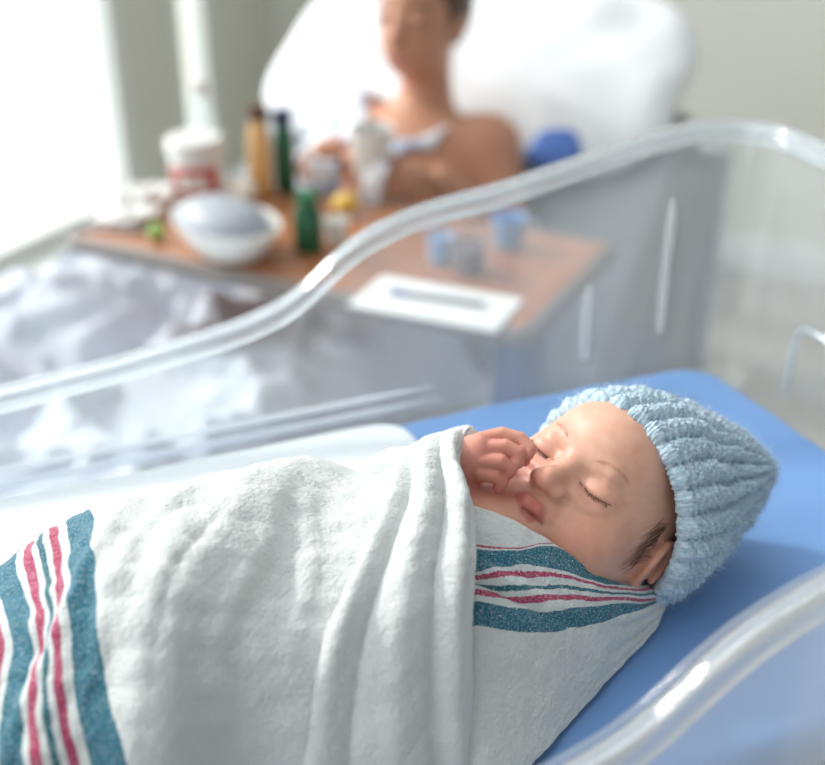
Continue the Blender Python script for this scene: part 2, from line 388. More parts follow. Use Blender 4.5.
# mattress with its blue cover, slightly creased
M_blue = mat('blue_mattress_cover', (94, 136, 190), .6, noise=((106, 148, 200), 7, .3), sheen=.15)
def cushion(name, hx, hy, z0, z1, r, m, nx=150, ny=90, amp=.0012, seed=51, parent=None, loc=(0, 0, 0)):
    ax = np.linspace(0, 2*np.pi, 4*nx, endpoint=False)
    ax = ax-.22*np.sin(4*ax)*.9
    rows_ = []
    W1, W2 = Waves(seed, .12), Waves(seed+1, .035)
    prof = [(0.02, z1), (.2, z1), (.4, z1), (.55, z1), (.7, z1), (.8, z1), (.88, z1), (.94, z1)]
    def rr_(a, p_=14): return (np.abs(np.cos(a))**p_+np.abs(np.sin(a))**p_)**(-1/p_)
    k = rr_(ax); X_, Y_ = np.cos(ax)*k*hx, np.sin(ax)*k*hy
    for f_, z_ in prof: rows_.append(np.stack([X_*f_*(1-r/hx), Y_*f_*(1-r/hy), np.full_like(X_, z_)], 1))
    for t_ in np.linspace(0, 1, 9):
        a_ = math.pi/2*t_; rows_.append(np.stack([X_*(1-r/hx+r/hx*math.sin(a_)), Y_*(1-r/hy+r/hy*math.sin(a_)), np.full_like(X_, z1-r+r*math.cos(a_))], 1))
    for t_ in np.linspace(0, 1, 9)[1:]:
        a_ = math.pi/2*t_; rows_.append(np.stack([X_*(1-r/hx+r/hx*math.cos(a_)), Y_*(1-r/hy+r/hy*math.cos(a_)), np.full_like(X_, z0+r-r*math.sin(a_))], 1))
    rows_.append(rows_[-1]*np.array([.02, .02, 1])+np.array([0, 0, 0]))
    P_ = np.array(rows_); P_[..., 2] += amp*W1(P_)+amp*.4*W2(P_)
    me_ = fast_mesh(name, P_.reshape(-1, 3), grid_faces(len(P_), 4*nx, cv=True)); return link(name, me_, m, parent, loc)
mt = cushion('mattress', .334, .176, -.066, -.0012, .012, M_blue, amp=.0009, loc=(0, 0, ZB)); tag(mt, 'thin bright blue mattress the newborn lies on, inside the clear tub', 'mattress')

# white pad under the legs
pd = cushion('pad', .195, .115, .0002, .0034, .0016, mat('white_cotton_pad', (222, 228, 232), .9, bump=(500, .2, .001)), amp=.0004, seed=57, loc=(-.118, .055, ZB)); tag(pd, 'thin white cotton pad over the foot half of the blue mattress', 'pad')
# ------------------------------------------------------------------ the newborn
# head axes: l = the child's left, u = crown, n = where the face looks
HN = np.array([-.44, .35, .82]); HU = np.array([.59, .76, .08]); HN /= np.linalg.norm(HN); HU -= HN*(HU@HN); HU /= np.linalg.norm(HU)
HL = np.cross(HU, HN)
HM = np.stack([RGT, CU, -CD], 1) @ np.stack([HL, HU, HN], 1)
HC = np.array([.1035, -.0385, .0585])
VM = np.stack([RGT, CU, -CD], 1)                       # hand axes
HAND = np.array([.0405, -.0405, .0965])

def to_head(P): return (P-HC) @ HM * 100.0
def from_head(q): return HC + (np.asarray(q, float)/100.0) @ HM.T

def lash_curve(s, n=21):                               # closed lid line of one eye, head cm
    t = np.linspace(0, 1, n)
    x = .85+2.15*t; y = .36-.27*np.sin(np.pi*(t*.92+.04))+.10*t
    z = 4.42+.0*t-.42*np.clip((x-1.7)/1.1, 0, 1)**2-.1*np.clip((1.3-x)/.4, 0, 1)**2
    return np.stack([s*x, y, z], 1)

def head_sdf(p):
    d = ell(p, (.2, 1.2, -1.0), (4.25, 4.75, 4.9))
    d = smin(d, ell(p, (0, -.7, 1.2), (4.15, 4.1, 3.55)), 1.3)
    d = smin(d, ell(p, (.25, 2.6, 2.2), (2.95, 2.4, 2.35)), 1.2)             # forehead
    d = smin(d, ell(p, (0, -2.6, 1.9), (2.9, 1.9, 2.2)), 1.0)             # jaw
    for s in (1, -1):
        d = smin(d, sph(p, (s*2.55, -1.75, 2.55), 1.72), 1.0)             # cheek
        d = smin(d, sph(p, (s*2.7, -2.7, 1.9), 1.3), .9)
        d = smin(d, ell(p, (s*3.0, -1.9, .3), (1.5, 1.7, 1.9)), .8)
        d = smax(d, -ell(p, (s*1.75, .6, 5.35), (1.25, .75, 1.05)), .7)   # socket
        d = smax(d, -sph(p, (s*1.0, -.1, 5.6), .55), .6)
    d = smin(d, cap(p, (-1.9, 1.55, 4.0), (1.9, 1.55, 4.0), .3), .7)     # brow
    d = smin(d, ell(p, (0, -2.35, 3.75), (1.45, 1.05, 1.15)), .7)         # muzzle
    d = smin(d, sph(p, (0, -3.65, 3.45), .8), .6)                         # chin
    for s in (1, -1):
        lidball = ell(p, (s*1.82, .45, 3.18), (1.28, 1.02, 1.18))
        xx = np.abs(p[:, 0]); tt = np.clip((xx-.85)/2.15, 0, 1)
        yl = .36-.27*np.sin(np.pi*(tt*.92+.04))+.10*tt
        up = np.clip((p[:, 1]-yl)/.10, -1, 1)*.5+.5
        win = np.exp(-((xx-1.92)/1.15)**4)
        d = smin(d, lidball-.06*up*win, .26)
        g1 = np.abs(p[:, 1]-yl)                       # crease between the closed lids
        d = d+.075*np.exp(-(g1/.075)**2)*win*(p[:, 2] > 2.5)
        yf = yl+.60+.10*np.sin(np.pi*tt)              # fold of the upper lid
        d = d+.03*np.exp(-((p[:, 1]-yf)/.12)**2)*win*(p[:, 2] > 2.5)
        yb = yl-.50-.12*np.sin(np.pi*tt)              # soft bag below
        d = d-.075*0.5*np.exp(-((p[:, 1]-yb)/.26)**2)*win*(p[:, 2] > 2.5)+.015*np.exp(-((p[:, 1]-yb+.42)/.14)**2)*win*(p[:, 2] > 2.5)
    d = smin(d, chain(p, [(0, .95, 4.2), (0, .4, 4.38), (0, -.15, 4.85), (0, -.58, 5.32)], [.42, .42, .48, .5], .2), .5)
    d = smin(d, sph(p, (0, -.64, 5.34), .60), .35)                       # nose tip
    for s in (1, -1):
        d = smin(d, ell(p, (s*.70, -.84, 4.86), (.48, .43, .55)), .36)    # wings
        d = smax(d, -ell(p, (s*.36, -1.20, 5.22), (.16, .11, .22)), .12)     # nostrils
        d = smax(d, -chain(p, [(s*1.15, -.95, 4.95), (s*1.4, -1.6, 4.85), (s*1.42, -2.2, 4.6)], [.08, .1, .06], .05), .28)
    d = smax(d, -cap(p, (0, -1.35, 5.1), (0, -1.8, 5.25), .12), .15)      # philtrum
    d = smin(d, chain(p, [(-1.1, -2.42, 4.5), (-.5, -2.15, 4.98), (0, -2.22, 5.16), (.5, -2.15, 4.98), (1.1, -2.42, 4.5)], [.2, .36, .40, .36, .2], .1), .12)
    d = smin(d, chain(p, [(-.9, -2.6, 4.5), (-.4, -2.82, 4.85), (0, -2.9, 4.98), (.4, -2.82, 4.85), (.9, -2.6, 4.5)], [.2, .34, .40, .34, .2], .1), .12)
    d = smax(d, -chain(p, [(-1.1, -2.5, 4.75), (-.5, -2.5, 5.22), (0, -2.57, 5.42), (.5, -2.5, 5.22), (1.1, -2.5, 4.75)], [.08, .12, .14, .12, .08], .04), .05)
    d = smax(d, -sph(p, (0, -3.2, 5.15), .32), .35)
    # ears
    for s in (1, -1):
        c = np.array([s*4.6, -.55, -.75])
        ring = [c+np.array([s*(.12+.18*math.cos(a)**2), 1.45*math.sin(a)-.05, .85*math.cos(a)-.1]) for a in np.linspace(-1.9, 3.6, 14)]
        e = ell(p, c, (.22, 1.35, .85)); e = smin(e, chain(p, ring, [.2]*14, .05), .15)
        e = smax(e, -ell(p, c+np.array([s*.32, .05, .12]), (.28, .75, .42)), .15)
        e = smin(e, ell(p, c+np.array([s*.1, -1.35, .35]), (.25, .38, .35)), .2)
        d = smin(d, e, .18)
    return d

FINGERS = [  # knuckle -> tip, (right, up, towards the camera) in cm around the fist, with radii
    ([(-.35, 1.12, -.35), (.75, 1.42, -.35), (1.65, 1.20, -.2), (2.15, .72, .05), (2.0, .42, .2)], [.44, .40, .37, .34, .28]),
    ([(-.2, .72, .15), (.85, .82, .25), (1.5, .52, .35), (1.45, .08, .42), (1.15, .0, .4)], [.46, .42, .38, .34, .29]),
    ([(-.25, .15, .42), (.62, .12, .6), (1.1, -.2, .58), (.95, -.55, .5)], [.46, .41, .36, .29]),
    ([(-.35, -.45, .42), (.35, -.58, .58), (.68, -.88, .5), (.5, -1.15, .4)], [.42, .37, .33, .27]),
]
THUMB = ([(-.9, .3, -.5), (.3, .45, -.75), (1.2, .25, -.65), (1.9, .1, -.5)], [.5, .42, .36, .3])
def hand_sdf(p):
    d = ell(p, (-.75, .2, -.15), (1.15, 1.2, .85))
    d = smin(d, ell(p, (-.35, .3, .0), (.7, 1.15, .75)), .4)
    for i, (pts, rs) in enumerate(FINGERS): d = smin(d, chain(p, pts, rs, .03), .05)
    d = smin(d, chain(p, THUMB[0], THUMB[1], .08), .13)
    return d

def left_hand_sdf(p):   # the second fist, tucked under the wrap
    d = ell(p, (-.5, -10, 5.2), (1.3, 1.2, .8))
    for k in range(4): d = smin(d, chain(p, [(.1, -10.8+.55*k, 5.4), (1.0, -10.8+.55*k, 5.3), (1.1, -10.8+.55*k, 4.7), (.5, -10.8+.55*k, 4.4)], [.4, .38, .34, .3], .05), .1)
    return smin(d, chain(p, [(-.9, -9.2, 5), (.1, -8.8, 4.8), (.8, -9, 4.6)], [.45, .38, .3], .05), .12)

def body_sdf(P):
    c = P*100.0
    d = ell(c, (-2.5, -4.3, 4.2), (6.2, 5.4, 3.7))
    d = smin(d, ell(c, (-9.5, -4.5, 4.3), (6.5, 5.2, 3.8)), 2.0)
    d = smin(d, ell(c, (-15, -4.5, 4.4), (4.6, 5.0, 3.7)), 2.0)
    d = smin(d, cap(c, (1.5, -4.4, 5.4), (6.5, -4.6, 5.6), 2.6, 2.7), 1.5)          # neck
    d = smin(d, ell(c, (2.6, -4.6, 5.6), (2.6, 4.6, 2.9)), 1.2)                     # shoulders, upper chest
    for s in (1, -1):                                                               # bent legs
        d = smin(d, chain(c, [(-15, -4.5+s*2.4, 4.0), (-20.5, -4.3+s*3.2, 3.6), (-25.5, -4.3+s*2.0, 2.2)], [2.3, 1.7, 1.2], .4), .9)
        d = smin(d, chain(c, [(-25.5, -4.3+s*2.0, 1.8), (-27.2, -4.3+s*2.4, 2.6)], [1.1, .8], .3), .6)
    # right arm: shoulder, elbow, wrist
    wr = (HAND + VM@np.array([-1.5, -.1, -.3])/100)*100
    d = smin(d, chain(c, [(2.2, -2.2, 5.0), (-2.2, -3.6, 5.3), wr], [1.7, 1.4, 1.05], .5), .6)
    d = smin(d, chain(c, [(2.0, -8.2, 5.4), (-5.5, -9.6, 5.0), (-1.3, -9.9, 5.2)], [1.6, 1.35, 1.0], .5), .6)
    d = smin(d, left_hand_sdf(c), .3)
    d = smin(d, hand_sdf((P-HAND) @ VM * 100.0), .3)
    return d

def baby_sdf(P):
    h = head_sdf(to_head(P))
    return smin(h, body_sdf(P), .22)/100.0

bv, bf = surface_nets(baby_sdf, (-.30, -.125, -.004), (.175, .045, .145), .00085)
me = fast_mesh('person', bv, bf)
q = to_head(bv)
base = np.array(s2l((212, 166, 142))); C = np.tile(base, (len(bv), 1))
def blend(mask, rgb):
    global C
    m_ = np.clip(mask, 0, 1)[:, None]; C = C*(1-m_)+np.array(s2l(rgb))*m_
g = lambda d, s: np.exp(-(d/s)**2)
wv = Waves(3, .018); wv2 = Waves(4, .006)
blend(.30+.22*wv(bv), (206, 148, 124)); blend(.12+.1*wv2(bv), (235, 185, 165))
for s in (1, -1):
    blend(.4*g(np.linalg.norm((q-np.array([s*2.6, -1.9, 3.9])), axis=1), 1.5), (215, 128, 110))
    lid = np.linalg.norm((q-np.array([s*1.78, .25, 4.3]))/np.array([1.2, .75, .8]), axis=1)
    blend(.35*g(lid, .9), (206, 132, 118))
    cur = lash_curve(s, 15); dl = np.min(np.linalg.norm(q[:, None, :]-cur[None, :, :], axis=2), axis=1) if len(q) < 1 else None
blend(.5*g(np.linalg.norm(q-np.array([0, -1.1, 5.6]), axis=1), .9), (216, 134, 114))
up_l = chain(q, [(-1.05, -2.42, 4.6), (-.5, -2.25, 5.1), (0, -2.32, 5.28), (.5, -2.25, 5.1), (1.05, -2.42, 4.6)], [.12, .36, .38, .36, .12])
lo_l = chain(q, [(-.85, -2.6, 4.65), (-.4, -2.76, 5.0), (0, -2.84, 5.12), (.4, -2.76, 5.0), (.85, -2.6, 4.65)], [.12, .36, .42, .36, .12])
blend(np.clip(1-np.maximum(np.minimum(up_l, lo_l), 0)/.09, 0, 1)*.72*(q[:, 2] > 4.3), (184, 88, 86))
gr_l = chain(q, [(-1.0, -2.5, 4.75), (-.5, -2.5, 5.15), (0, -2.57, 5.34), (.5, -2.5, 5.15), (1.0, -2.5, 4.75)], [.04]*5)
blend(.75*g(np.maximum(gr_l, 0), .1), (120, 44, 46))
hq = (bv-HAND) @ VM * 100.0
hm = np.clip(1.6-np.linalg.norm(hq*np.array([1, 1.1, 1]), axis=1)/2.0, 0, 1)*(np.linalg.norm(q, axis=1) > 4.2)
blend(.6*hm, (206, 118, 106))
for pts, rs in FINGERS: blend(.5*g(np.linalg.norm(hq-np.array(pts[-1]), axis=1), .5), (205, 105, 95))
blend(.4*g(np.linalg.norm(q-np.array([4.6, -.9, -.5]), axis=1), 1.6), (196, 104, 90))
tint_attr(me, C)
M_skin = skin_mat('newborn_skin')
baby = link('person', me, M_skin, None, (0, 0, ZB))
tag(baby, 'sleeping newborn swaddled on the blue mattress, fist against cheek, blue knit hat', 'baby')

# eyelashes
def head_surf(P, it=6):
    """drop points (head cm) onto the skin"""
    p = np.array(P, float).reshape(-1, 3).copy()
    for _ in range(it):
        d = head_sdf(p); e = 1e-3
        gr = np.stack([head_sdf(p+np.eye(3)[k]*e)-d for k in range(3)], 1)/e; p = p-gr*(d/((gr*gr).sum(1)+1e-9))[:, None]
    return p
M_hair = mat('dark_brown_hair', (96, 68, 52), .5)
for s in (1, -1):
    mb = MB(); cur = head_surf(lash_curve(s, 41))+np.array([0, .0, .026])
    mb.tube(from_head(cur[1:-1]), [.00012]+[.00022]*37+[.00012], 6)
    for k in range(60):
        t = random.uniform(.10, 1)*39; i = int(t); p0 = cur[i]
        dirv = np.array([s*(.25+.5*(i/40))+random.gauss(0, .12), -.75, .38]); L = random.uniform(.16, .32)
        pts = [p0, p0+dirv*L*.5, p0+dirv*L+np.array([0, .03, .05])]
        mb.tube(from_head(np.array(pts)), [.00010, .00008, .00004], 4)
    mb.build('eyelashes', M_hair, baby)
# wisps of hair on the left temple, below the hat edge
hb = MB(); nr = 140
a = np.random.default_rng(5).random((nr, 5))
r0 = np.stack([np.full(nr, 4.7), 1.6-2.4*a[:, 0]+.3*(a[:, 1]-.5), .35+.9*a[:, 2]**1.5], 1)
dv = np.stack([np.zeros(nr), -.80+.7*(a[:, 3]-.5), .58+.7*(a[:, 4]-.5)], 1); L = .5+.9*np.random.default_rng(6).random(nr)
st_ = []
for t in np.linspace(0, 1, 5):
    q_ = head_surf(r0+dv*(L*t)[:, None]+np.array([0, .10, -.02])*0, 5); q_[:, 0] += .03+.05*a[:, 1]*t; st_.append(q_)
st_ = np.stack(st_, 1)
for h_ in st_: hb.tube(from_head(h_), [.00008, .00008, .00007, .00006, .00003], 4, cap=False)
hb.build('hair', M_hair, baby)
eb = MB(); ne = 60; a = np.random.default_rng(8).random((ne, 4))
for s in (1, -1):
    t = a[:, 0]
    r0 = head_surf(np.stack([s*(.9+2.0*t), 1.62+.34*np.sin(t*2.4)+.22*(a[:, 1]-.5), 4.6-.5*t*t], 1)); r1 = r0+np.stack([s*(.2+.14*a[:, 2]), .08-.14*t, -.05*t], 1)
    r1 = head_surf(r1)
    for u_, v_ in zip(r0, r1): eb.tube(from_head(np.array([u_+[0, 0, .01], (u_+v_)/2+[0, 0, .02], v_+[0, 0, .015]])), [.00005, .00005, .00003], 3, cap=False)
eb.build('eyebrows', mat('light_brow_hair', (196, 146, 122), .6), baby)

# ---- knit hat
M_knit = mat('blue_knit_yarn', (156, 184, 202), .95, spec=.15, noise=((206, 221, 230), 420, .22), sheen=.35, bump=(1400, .5, .0006))
RC = np.array([.62, .25, -.8]); RA = np.array([0, 3.65, 4.05]); RB = np.array([3.98, -1.0, .95])
RH = np.array([0, .69, -.72])
TIP = np.array([3.6, 8.1, -8.6]); CT = np.array([1.0, 3.6, -4.8])
NPH, NT = 720, 300
phi = np.linspace(0, 2*np.pi, NPH, endpoint=False)
def ring(tv, off):
    """base outline of the hat at parameter tv (0 brim .. 1 tip), offset outwards"""
    t = np.clip(tv, 0, 1)
    c = (1-t)**2*RC+2*t*(1-t)*CT+t*t*TIP
    k = 1-t**1.5; pr = max(k, 0)**.68*(1+.05*math.sin(math.pi*min(t*2.0, 1)))
    h = 2*(1-t)*(CT-RC)+2*t*(TIP-CT); h /= np.linalg.norm(h)
    h = RH*(1-min(t*2, 1))+h*min(t*2, 1); h /= np.linalg.norm(h)
    A = RA-h*(RA@h); A = A/np.linalg.norm(A); B = np.cross(A, h); B /= np.linalg.norm(B)
    if B@RB < 0: B = -B
    la = np.linalg.norm(RA)*(1-.10*t); lb = 4.55*(1+.10*t)
    return c+np.cos(phi)[:, None]*A*(la*pr+off*min(1, pr*1.5))+np.sin(phi)[:, None]*B*(lb*pr+off*min(1, pr*1.5))
rows = []; vv = []
for al, off in ((1.2, .0), (.5, .02), (.05, .05), (-.22, .22), (-.34, .5), (-.25, .8), (0, .98)):
    rows.append(ring(0, off)+RH*al); vv.append(-.5+len(rows)*.06)
for i in range(NT):
    t = (i+1)/NT; tt = t**.9*.998
    rows.append(ring(tt, 1.0-.35*t)); vv.append(t)
H = np.array(rows); vv = np.array(vv)
# arc length along each rib
seg = np.linalg.norm(np.diff(H, axis=0), axis=2).mean(1); arc = np.concatenate([[0], np.cumsum(seg)])
Nn = grid_normals(np.concatenate([H, H[:, :1]], 1))[:, :-1]
cen = H.mean(1, keepdims=True); sgn = np.sign(((H-cen)*Nn).sum(-1).mean()); Nn *= sgn
NR = 27
ph = (phi[None, :]*NR/2 + .10*np.sin(arc[:, None]*1.3+phi[None, :]*3))
rib = np.abs(np.cos(ph)); fade = np.clip((1-vv)*5, 0, 1)*np.clip((vv+.30)*1.9, .0, 1)**.8
side = np.sin(2*ph)
st = np.sin(2*np.pi*(arc[:, None]/.52)+2.2*np.abs(side)+ (np.floor(ph/np.pi) % 2)*1.7)
low = Waves(11, 1.6)(H); mid = Waves(12, .5)(H); fine = Waves(13, .2)(H)
disp = (.44*(rib**.8-.55)+.07*st*(.35+.65*rib)+.06*mid)*fade[:, None] + .09*low*np.clip((vv+.3)*2, 0, 1)[:, None] + .05*fine+.035*Waves(14, .11)(H)
# ladder gaps between the ribs
gap = np.clip(1-rib*2.0, 0, 1)*np.clip(.5+.9*np.sin(2*np.pi*arc[:, None]/.52+2.0*np.floor(ph/np.pi)), 0, 1)
disp -= (.40+.55*np.clip(np.sin(np.pi*np.clip(vv*1.2, 0, 1)), 0, 1)[:, None])*gap*fade[:, None]
H = H+Nn*disp[..., None]
HW = from_head(H.reshape(-1, 3)).reshape(H.shape)
zz = HW[..., 2]; HW[..., 2] = np.where(zz < .004, .0012+.0028*np.exp(np.clip((zz-.004)/.012, -6, 0)), zz)
me = fast_mesh('knit_hat', HW.reshape(-1, 3), grid_faces(len(H), NPH, cv=True))
hat = link('knit_hat', me, M_knit, baby); hat['label'] = 'light blue ribbed knit hat with a floppy tip'
# loose fibres of the fuzzy yarn
nf = 15000; ii = rng.integers(4, len(H)-2, nf); jj = rng.integers(0, NPH, nf)
WN = grid_normals(np.concatenate([HW, HW[:, :1]], 1))[:, :-1]; sg = np.sign(((HW-HW.mean(1, keepdims=True))*WN).sum(-1).mean()); WN *= sg
p0 = HW[ii, jj]; n0 = WN[ii, jj]; keep = p0[:, 2] > .006; p0 = p0[keep]; n0 = n0[keep]; nf = len(p0)
dv = n0*rng.uniform(.3, .9, (nf, 1))+rng.normal(size=(nf, 3))*.55; dv /= np.linalg.norm(dv, axis=1)[:, None]
cv = rng.normal(size=(nf, 3)); L = rng.uniform(.0015, .0050, (nf, 1))
pts = [p0, p0+dv*L*.5+cv*L*.10, p0+dv*L+cv*L*.4]
sdv = np.cross(dv, cv); sdv /= np.linalg.norm(sdv, axis=1)[:, None]; s2 = np.cross(dv, sdv); R0 = .00009
V = []
for k, r in zip(range(3), (1, .9, .4)):
    for a in (0, 2.094, 4.189): V.append(pts[k]+(sdv*math.cos(a)+s2*math.sin(a))*R0*r)
V = np.stack(V, 1).reshape(-1, 3); F = []
o = np.arange(nf)*9
for k in (0, 1):
    for a in range(3): F.append(np.stack([o+k*3+a, o+k*3+(a+1) % 3, o+k*3+3+(a+1) % 3, o+k*3+3+a], 1))
fz = link('yarn_fuzz', fast_mesh('yarn_fuzz', V, np.concatenate(F)), mat('pale_blue_fibres', (204, 220, 230), .9, spec=.1), hat)
fz['kind'] = 'stuff'
# ------------------------------------------------------------------ swaddle blanket
def stripe_mat(name, stops):
    m = bpy.data.materials.new(name); m.use_nodes = True; nt = m.node_tree; b = nt.nodes['Principled BSDF']
    a = nt.nodes.new('ShaderNodeAttribute'); a.attribute_name = 'band'
    tcn = nt.nodes.new('ShaderNodeTexCoord')
    wob = nt.nodes.new('ShaderNodeTexNoise'); wob.inputs['Scale'].default_value = 700; wob.inputs['Detail'].default_value = 2
    nt.links.new(tcn.outputs['Object'], wob.inputs['Vector'])
    ad = nt.nodes.new('ShaderNodeMath'); ad.operation = 'MULTIPLY_ADD'; ad.inputs[1].default_value = .006; nt.links.new(wob.outputs['Fac'], ad.inputs[0]); nt.links.new(a.outputs['Fac'], ad.inputs[2])
    r = nt.nodes.new('ShaderNodeValToRGB'); r.color_ramp.interpolation = 'CONSTANT'; e = r.color_ramp.elements
    e[0].position = 0; e[0].color = s2l(stops[0][1])+(1,); e[1].position = stops[1][0]; e[1].color = s2l(stops[1][1])+(1,)
    for p_, c_ in stops[2:]: q_ = e.new(p_); q_.color = s2l(c_)+(1,)
    nt.links.new(ad.outputs[0], r.inputs[0])
    n = nt.nodes.new('ShaderNodeTexNoise'); n.inputs['Scale'].default_value = 1500; n.inputs['Detail'].default_value = 2; nt.links.new(tcn.outputs['Object'], n.inputs['Vector'])
    rr = nt.nodes.new('ShaderNodeMapRange'); rr.inputs[1].default_value = .52; rr.inputs[2].default_value = .72; rr.inputs[3].default_value = 0; rr.inputs[4].default_value = .55
    nt.links.new(n.outputs['Fac'], rr.inputs[0])
    mx = nt.nodes.new('ShaderNodeMix'); mx.data_type = 'RGBA'; nt.links.new(rr.outputs[0], mx.inputs[0]); nt.links.new(r.outputs[0], mx.inputs[6]); mx.inputs[7].default_value = s2l((222, 228, 226))+(1,)
    nt.links.new(mx.outputs[2], b.inputs['Base Color'])
    b.inputs['Roughness'].default_value = .95; b.inputs['Specular IOR Level'].default_value = .1; b.inputs['Sheen Weight'].default_value = .25
    n2 = nt.nodes.new('ShaderNodeTexNoise'); n2.inputs['Scale'].default_value = 520; n2.inputs['Detail'].default_value = 5; nt.links.new(tcn.outputs['Object'], n2.inputs['Vector'])
    bp = nt.nodes.new('ShaderNodeBump'); bp.inputs['Strength'].default_value = .55; bp.inputs['Distance'].default_value = .0020
    nt.links.new(n2.outputs['Fac'], bp.inputs['Height']); nt.links.new(bp.outputs[0], b.inputs['Normal'])
    return m
CW, CT_, CP = (202, 206, 204), (36, 102, 122), (166, 54, 92)
SEQ = [(0, CT_), (1.2, CW), (1.6, CP), (1.95, CW), (2.2, (36, 98, 112)), (2.42, CW), (2.65, CP), (3.02, CW), (3.28, CT_), (4.25, CW),
       (4.6, CP), (4.95, CW), (5.2, (36, 98, 112)), (5.4, CW), (5.7, CP), (6.05, CW), (6.4, CT_), (7.4, CW)]
M_blk = stripe_mat('striped_flannel', [(0, CW)]+[(.1+.1*p_, c_) for p_, c_ in SEQ])   # band .1 = first teal edge, 1 cm = .1

def sstep(x, a, b): t = np.clip((x-a)/(b-a), 0, 1); return t*t*(3-2*t)
def wrapA(nx=420, nv=300):
    th = np.linspace(0, np.pi, nv); xe = -.022+.034*sstep(np.cos(th), -.62, -.15); xs = -.34+np.linspace(0, 1, nx)[:, None]*(xe+.34)[None]
    kx = [-.34, -.30, -.26, -.22, -.19, -.165, -.145, -.12, -.09, -.06, -.03, .0, .02]
    kh = [.03, .04, .050, .064, .078, .094, .105, .106, .103, .100, .096, .091, .088]
    h = np.interp(xs, np.linspace(-.34, .02, 200), catmull(np.stack([np.interp(np.linspace(-.34, .02, 40), kx, kh)], 1), 200)[:, 0])
    wd = np.interp(xs, [-.34, -.2, -.1, .02], [.070, .085, .09, .088]); yc = np.interp(xs, [-.34, -.2, 0, .02], [-.05, -.048, -.046, -.046])
    X = xs; c = np.cos(th)[None]; s = np.sin(th)[None]
    Y = yc+wd*np.sign(c)*np.abs(c)**.85; Zv = h*np.abs(s)**.80
    P = np.stack([X, Y, Zv], -1)
    N = grid_normals(P); N *= np.sign(N[nx//2, nv//2, 2])
    # long soft ridge running slantwise across the legs, hollow to its right
    q = (X+.052) - (-(Y-.0))*(-.80)                       # >0 right of the ridge line
    d = .0065*np.exp(-(q/.022)**2) - .0085*np.exp(-((q-.045)/.030)**2)
    q2 = (X+.10)+(-(Y))*.35; d += .003*np.exp(-(q2/.010)**2)*sstep(-Y, -.02, .04)
    q3 = (X+.125)+(-(Y))*.55; d += .0025*np.exp(-(q3/.008)**2)*sstep(-Y, .0, .05)
    for x0_, sl_, w_, a_, y0_, y1_ in ((-.140, .75, .0045, .0010, -.02, .03), (-.118, .95, .0050, .0022, .0, .05), (-.088, 1.05, .0055, .0020, -.01, .04), (-.045, .8, .0060, .0022, .0, .05), (-.030, .62, .0050, .0020, .01, .06), (-.065, .9, .0040, -.0016, .02, .07)):
        qq = (X-x0_)+(-Y)*sl_*.75+.004*np.sin(Y*60+x0_*90); d += a_*np.exp(-(qq/w_)**2)*sstep(-Y, y0_, y1_)*sstep(Y, -.135, -.09)
    # gathers near the feet stripes
    d += .0018*np.sin((X+.2)*95+(-Y)*42+1.5*np.sin(Y*40))*sstep(-X, .14, .2)*sstep(-Y, -.03, .03)
    W1 = Waves(21, .055); W2 = Waves(22, .018); W3 = Waves(23, .006)
    Q = P*np.array([1.0, .7, .7])
    d += .0018*W1(Q)+.0007*W2(P)+.00016*W3(P)
    d *= sstep(Zv, .0, .02)
    P = P+N*d[..., None]; P[..., 2] = np.maximum(P[..., 2], .0015)
    wig = .0045*np.sin(Y*62+.9+X*8)*sstep(-X, .150, .20)+.0012*W1(Q)-.012*sstep(-Y, .03, .12)*0
    band = .1+.1*((-.1475-X)*100+wig*100)-(.1*.9*sstep(-Y, .02, .10))
    return P, np.clip(band, 0, .98)
PA, bandA = wrapA()
V1 = PA.reshape(-1, 3); F1 = grid_faces(*PA.shape[:2])

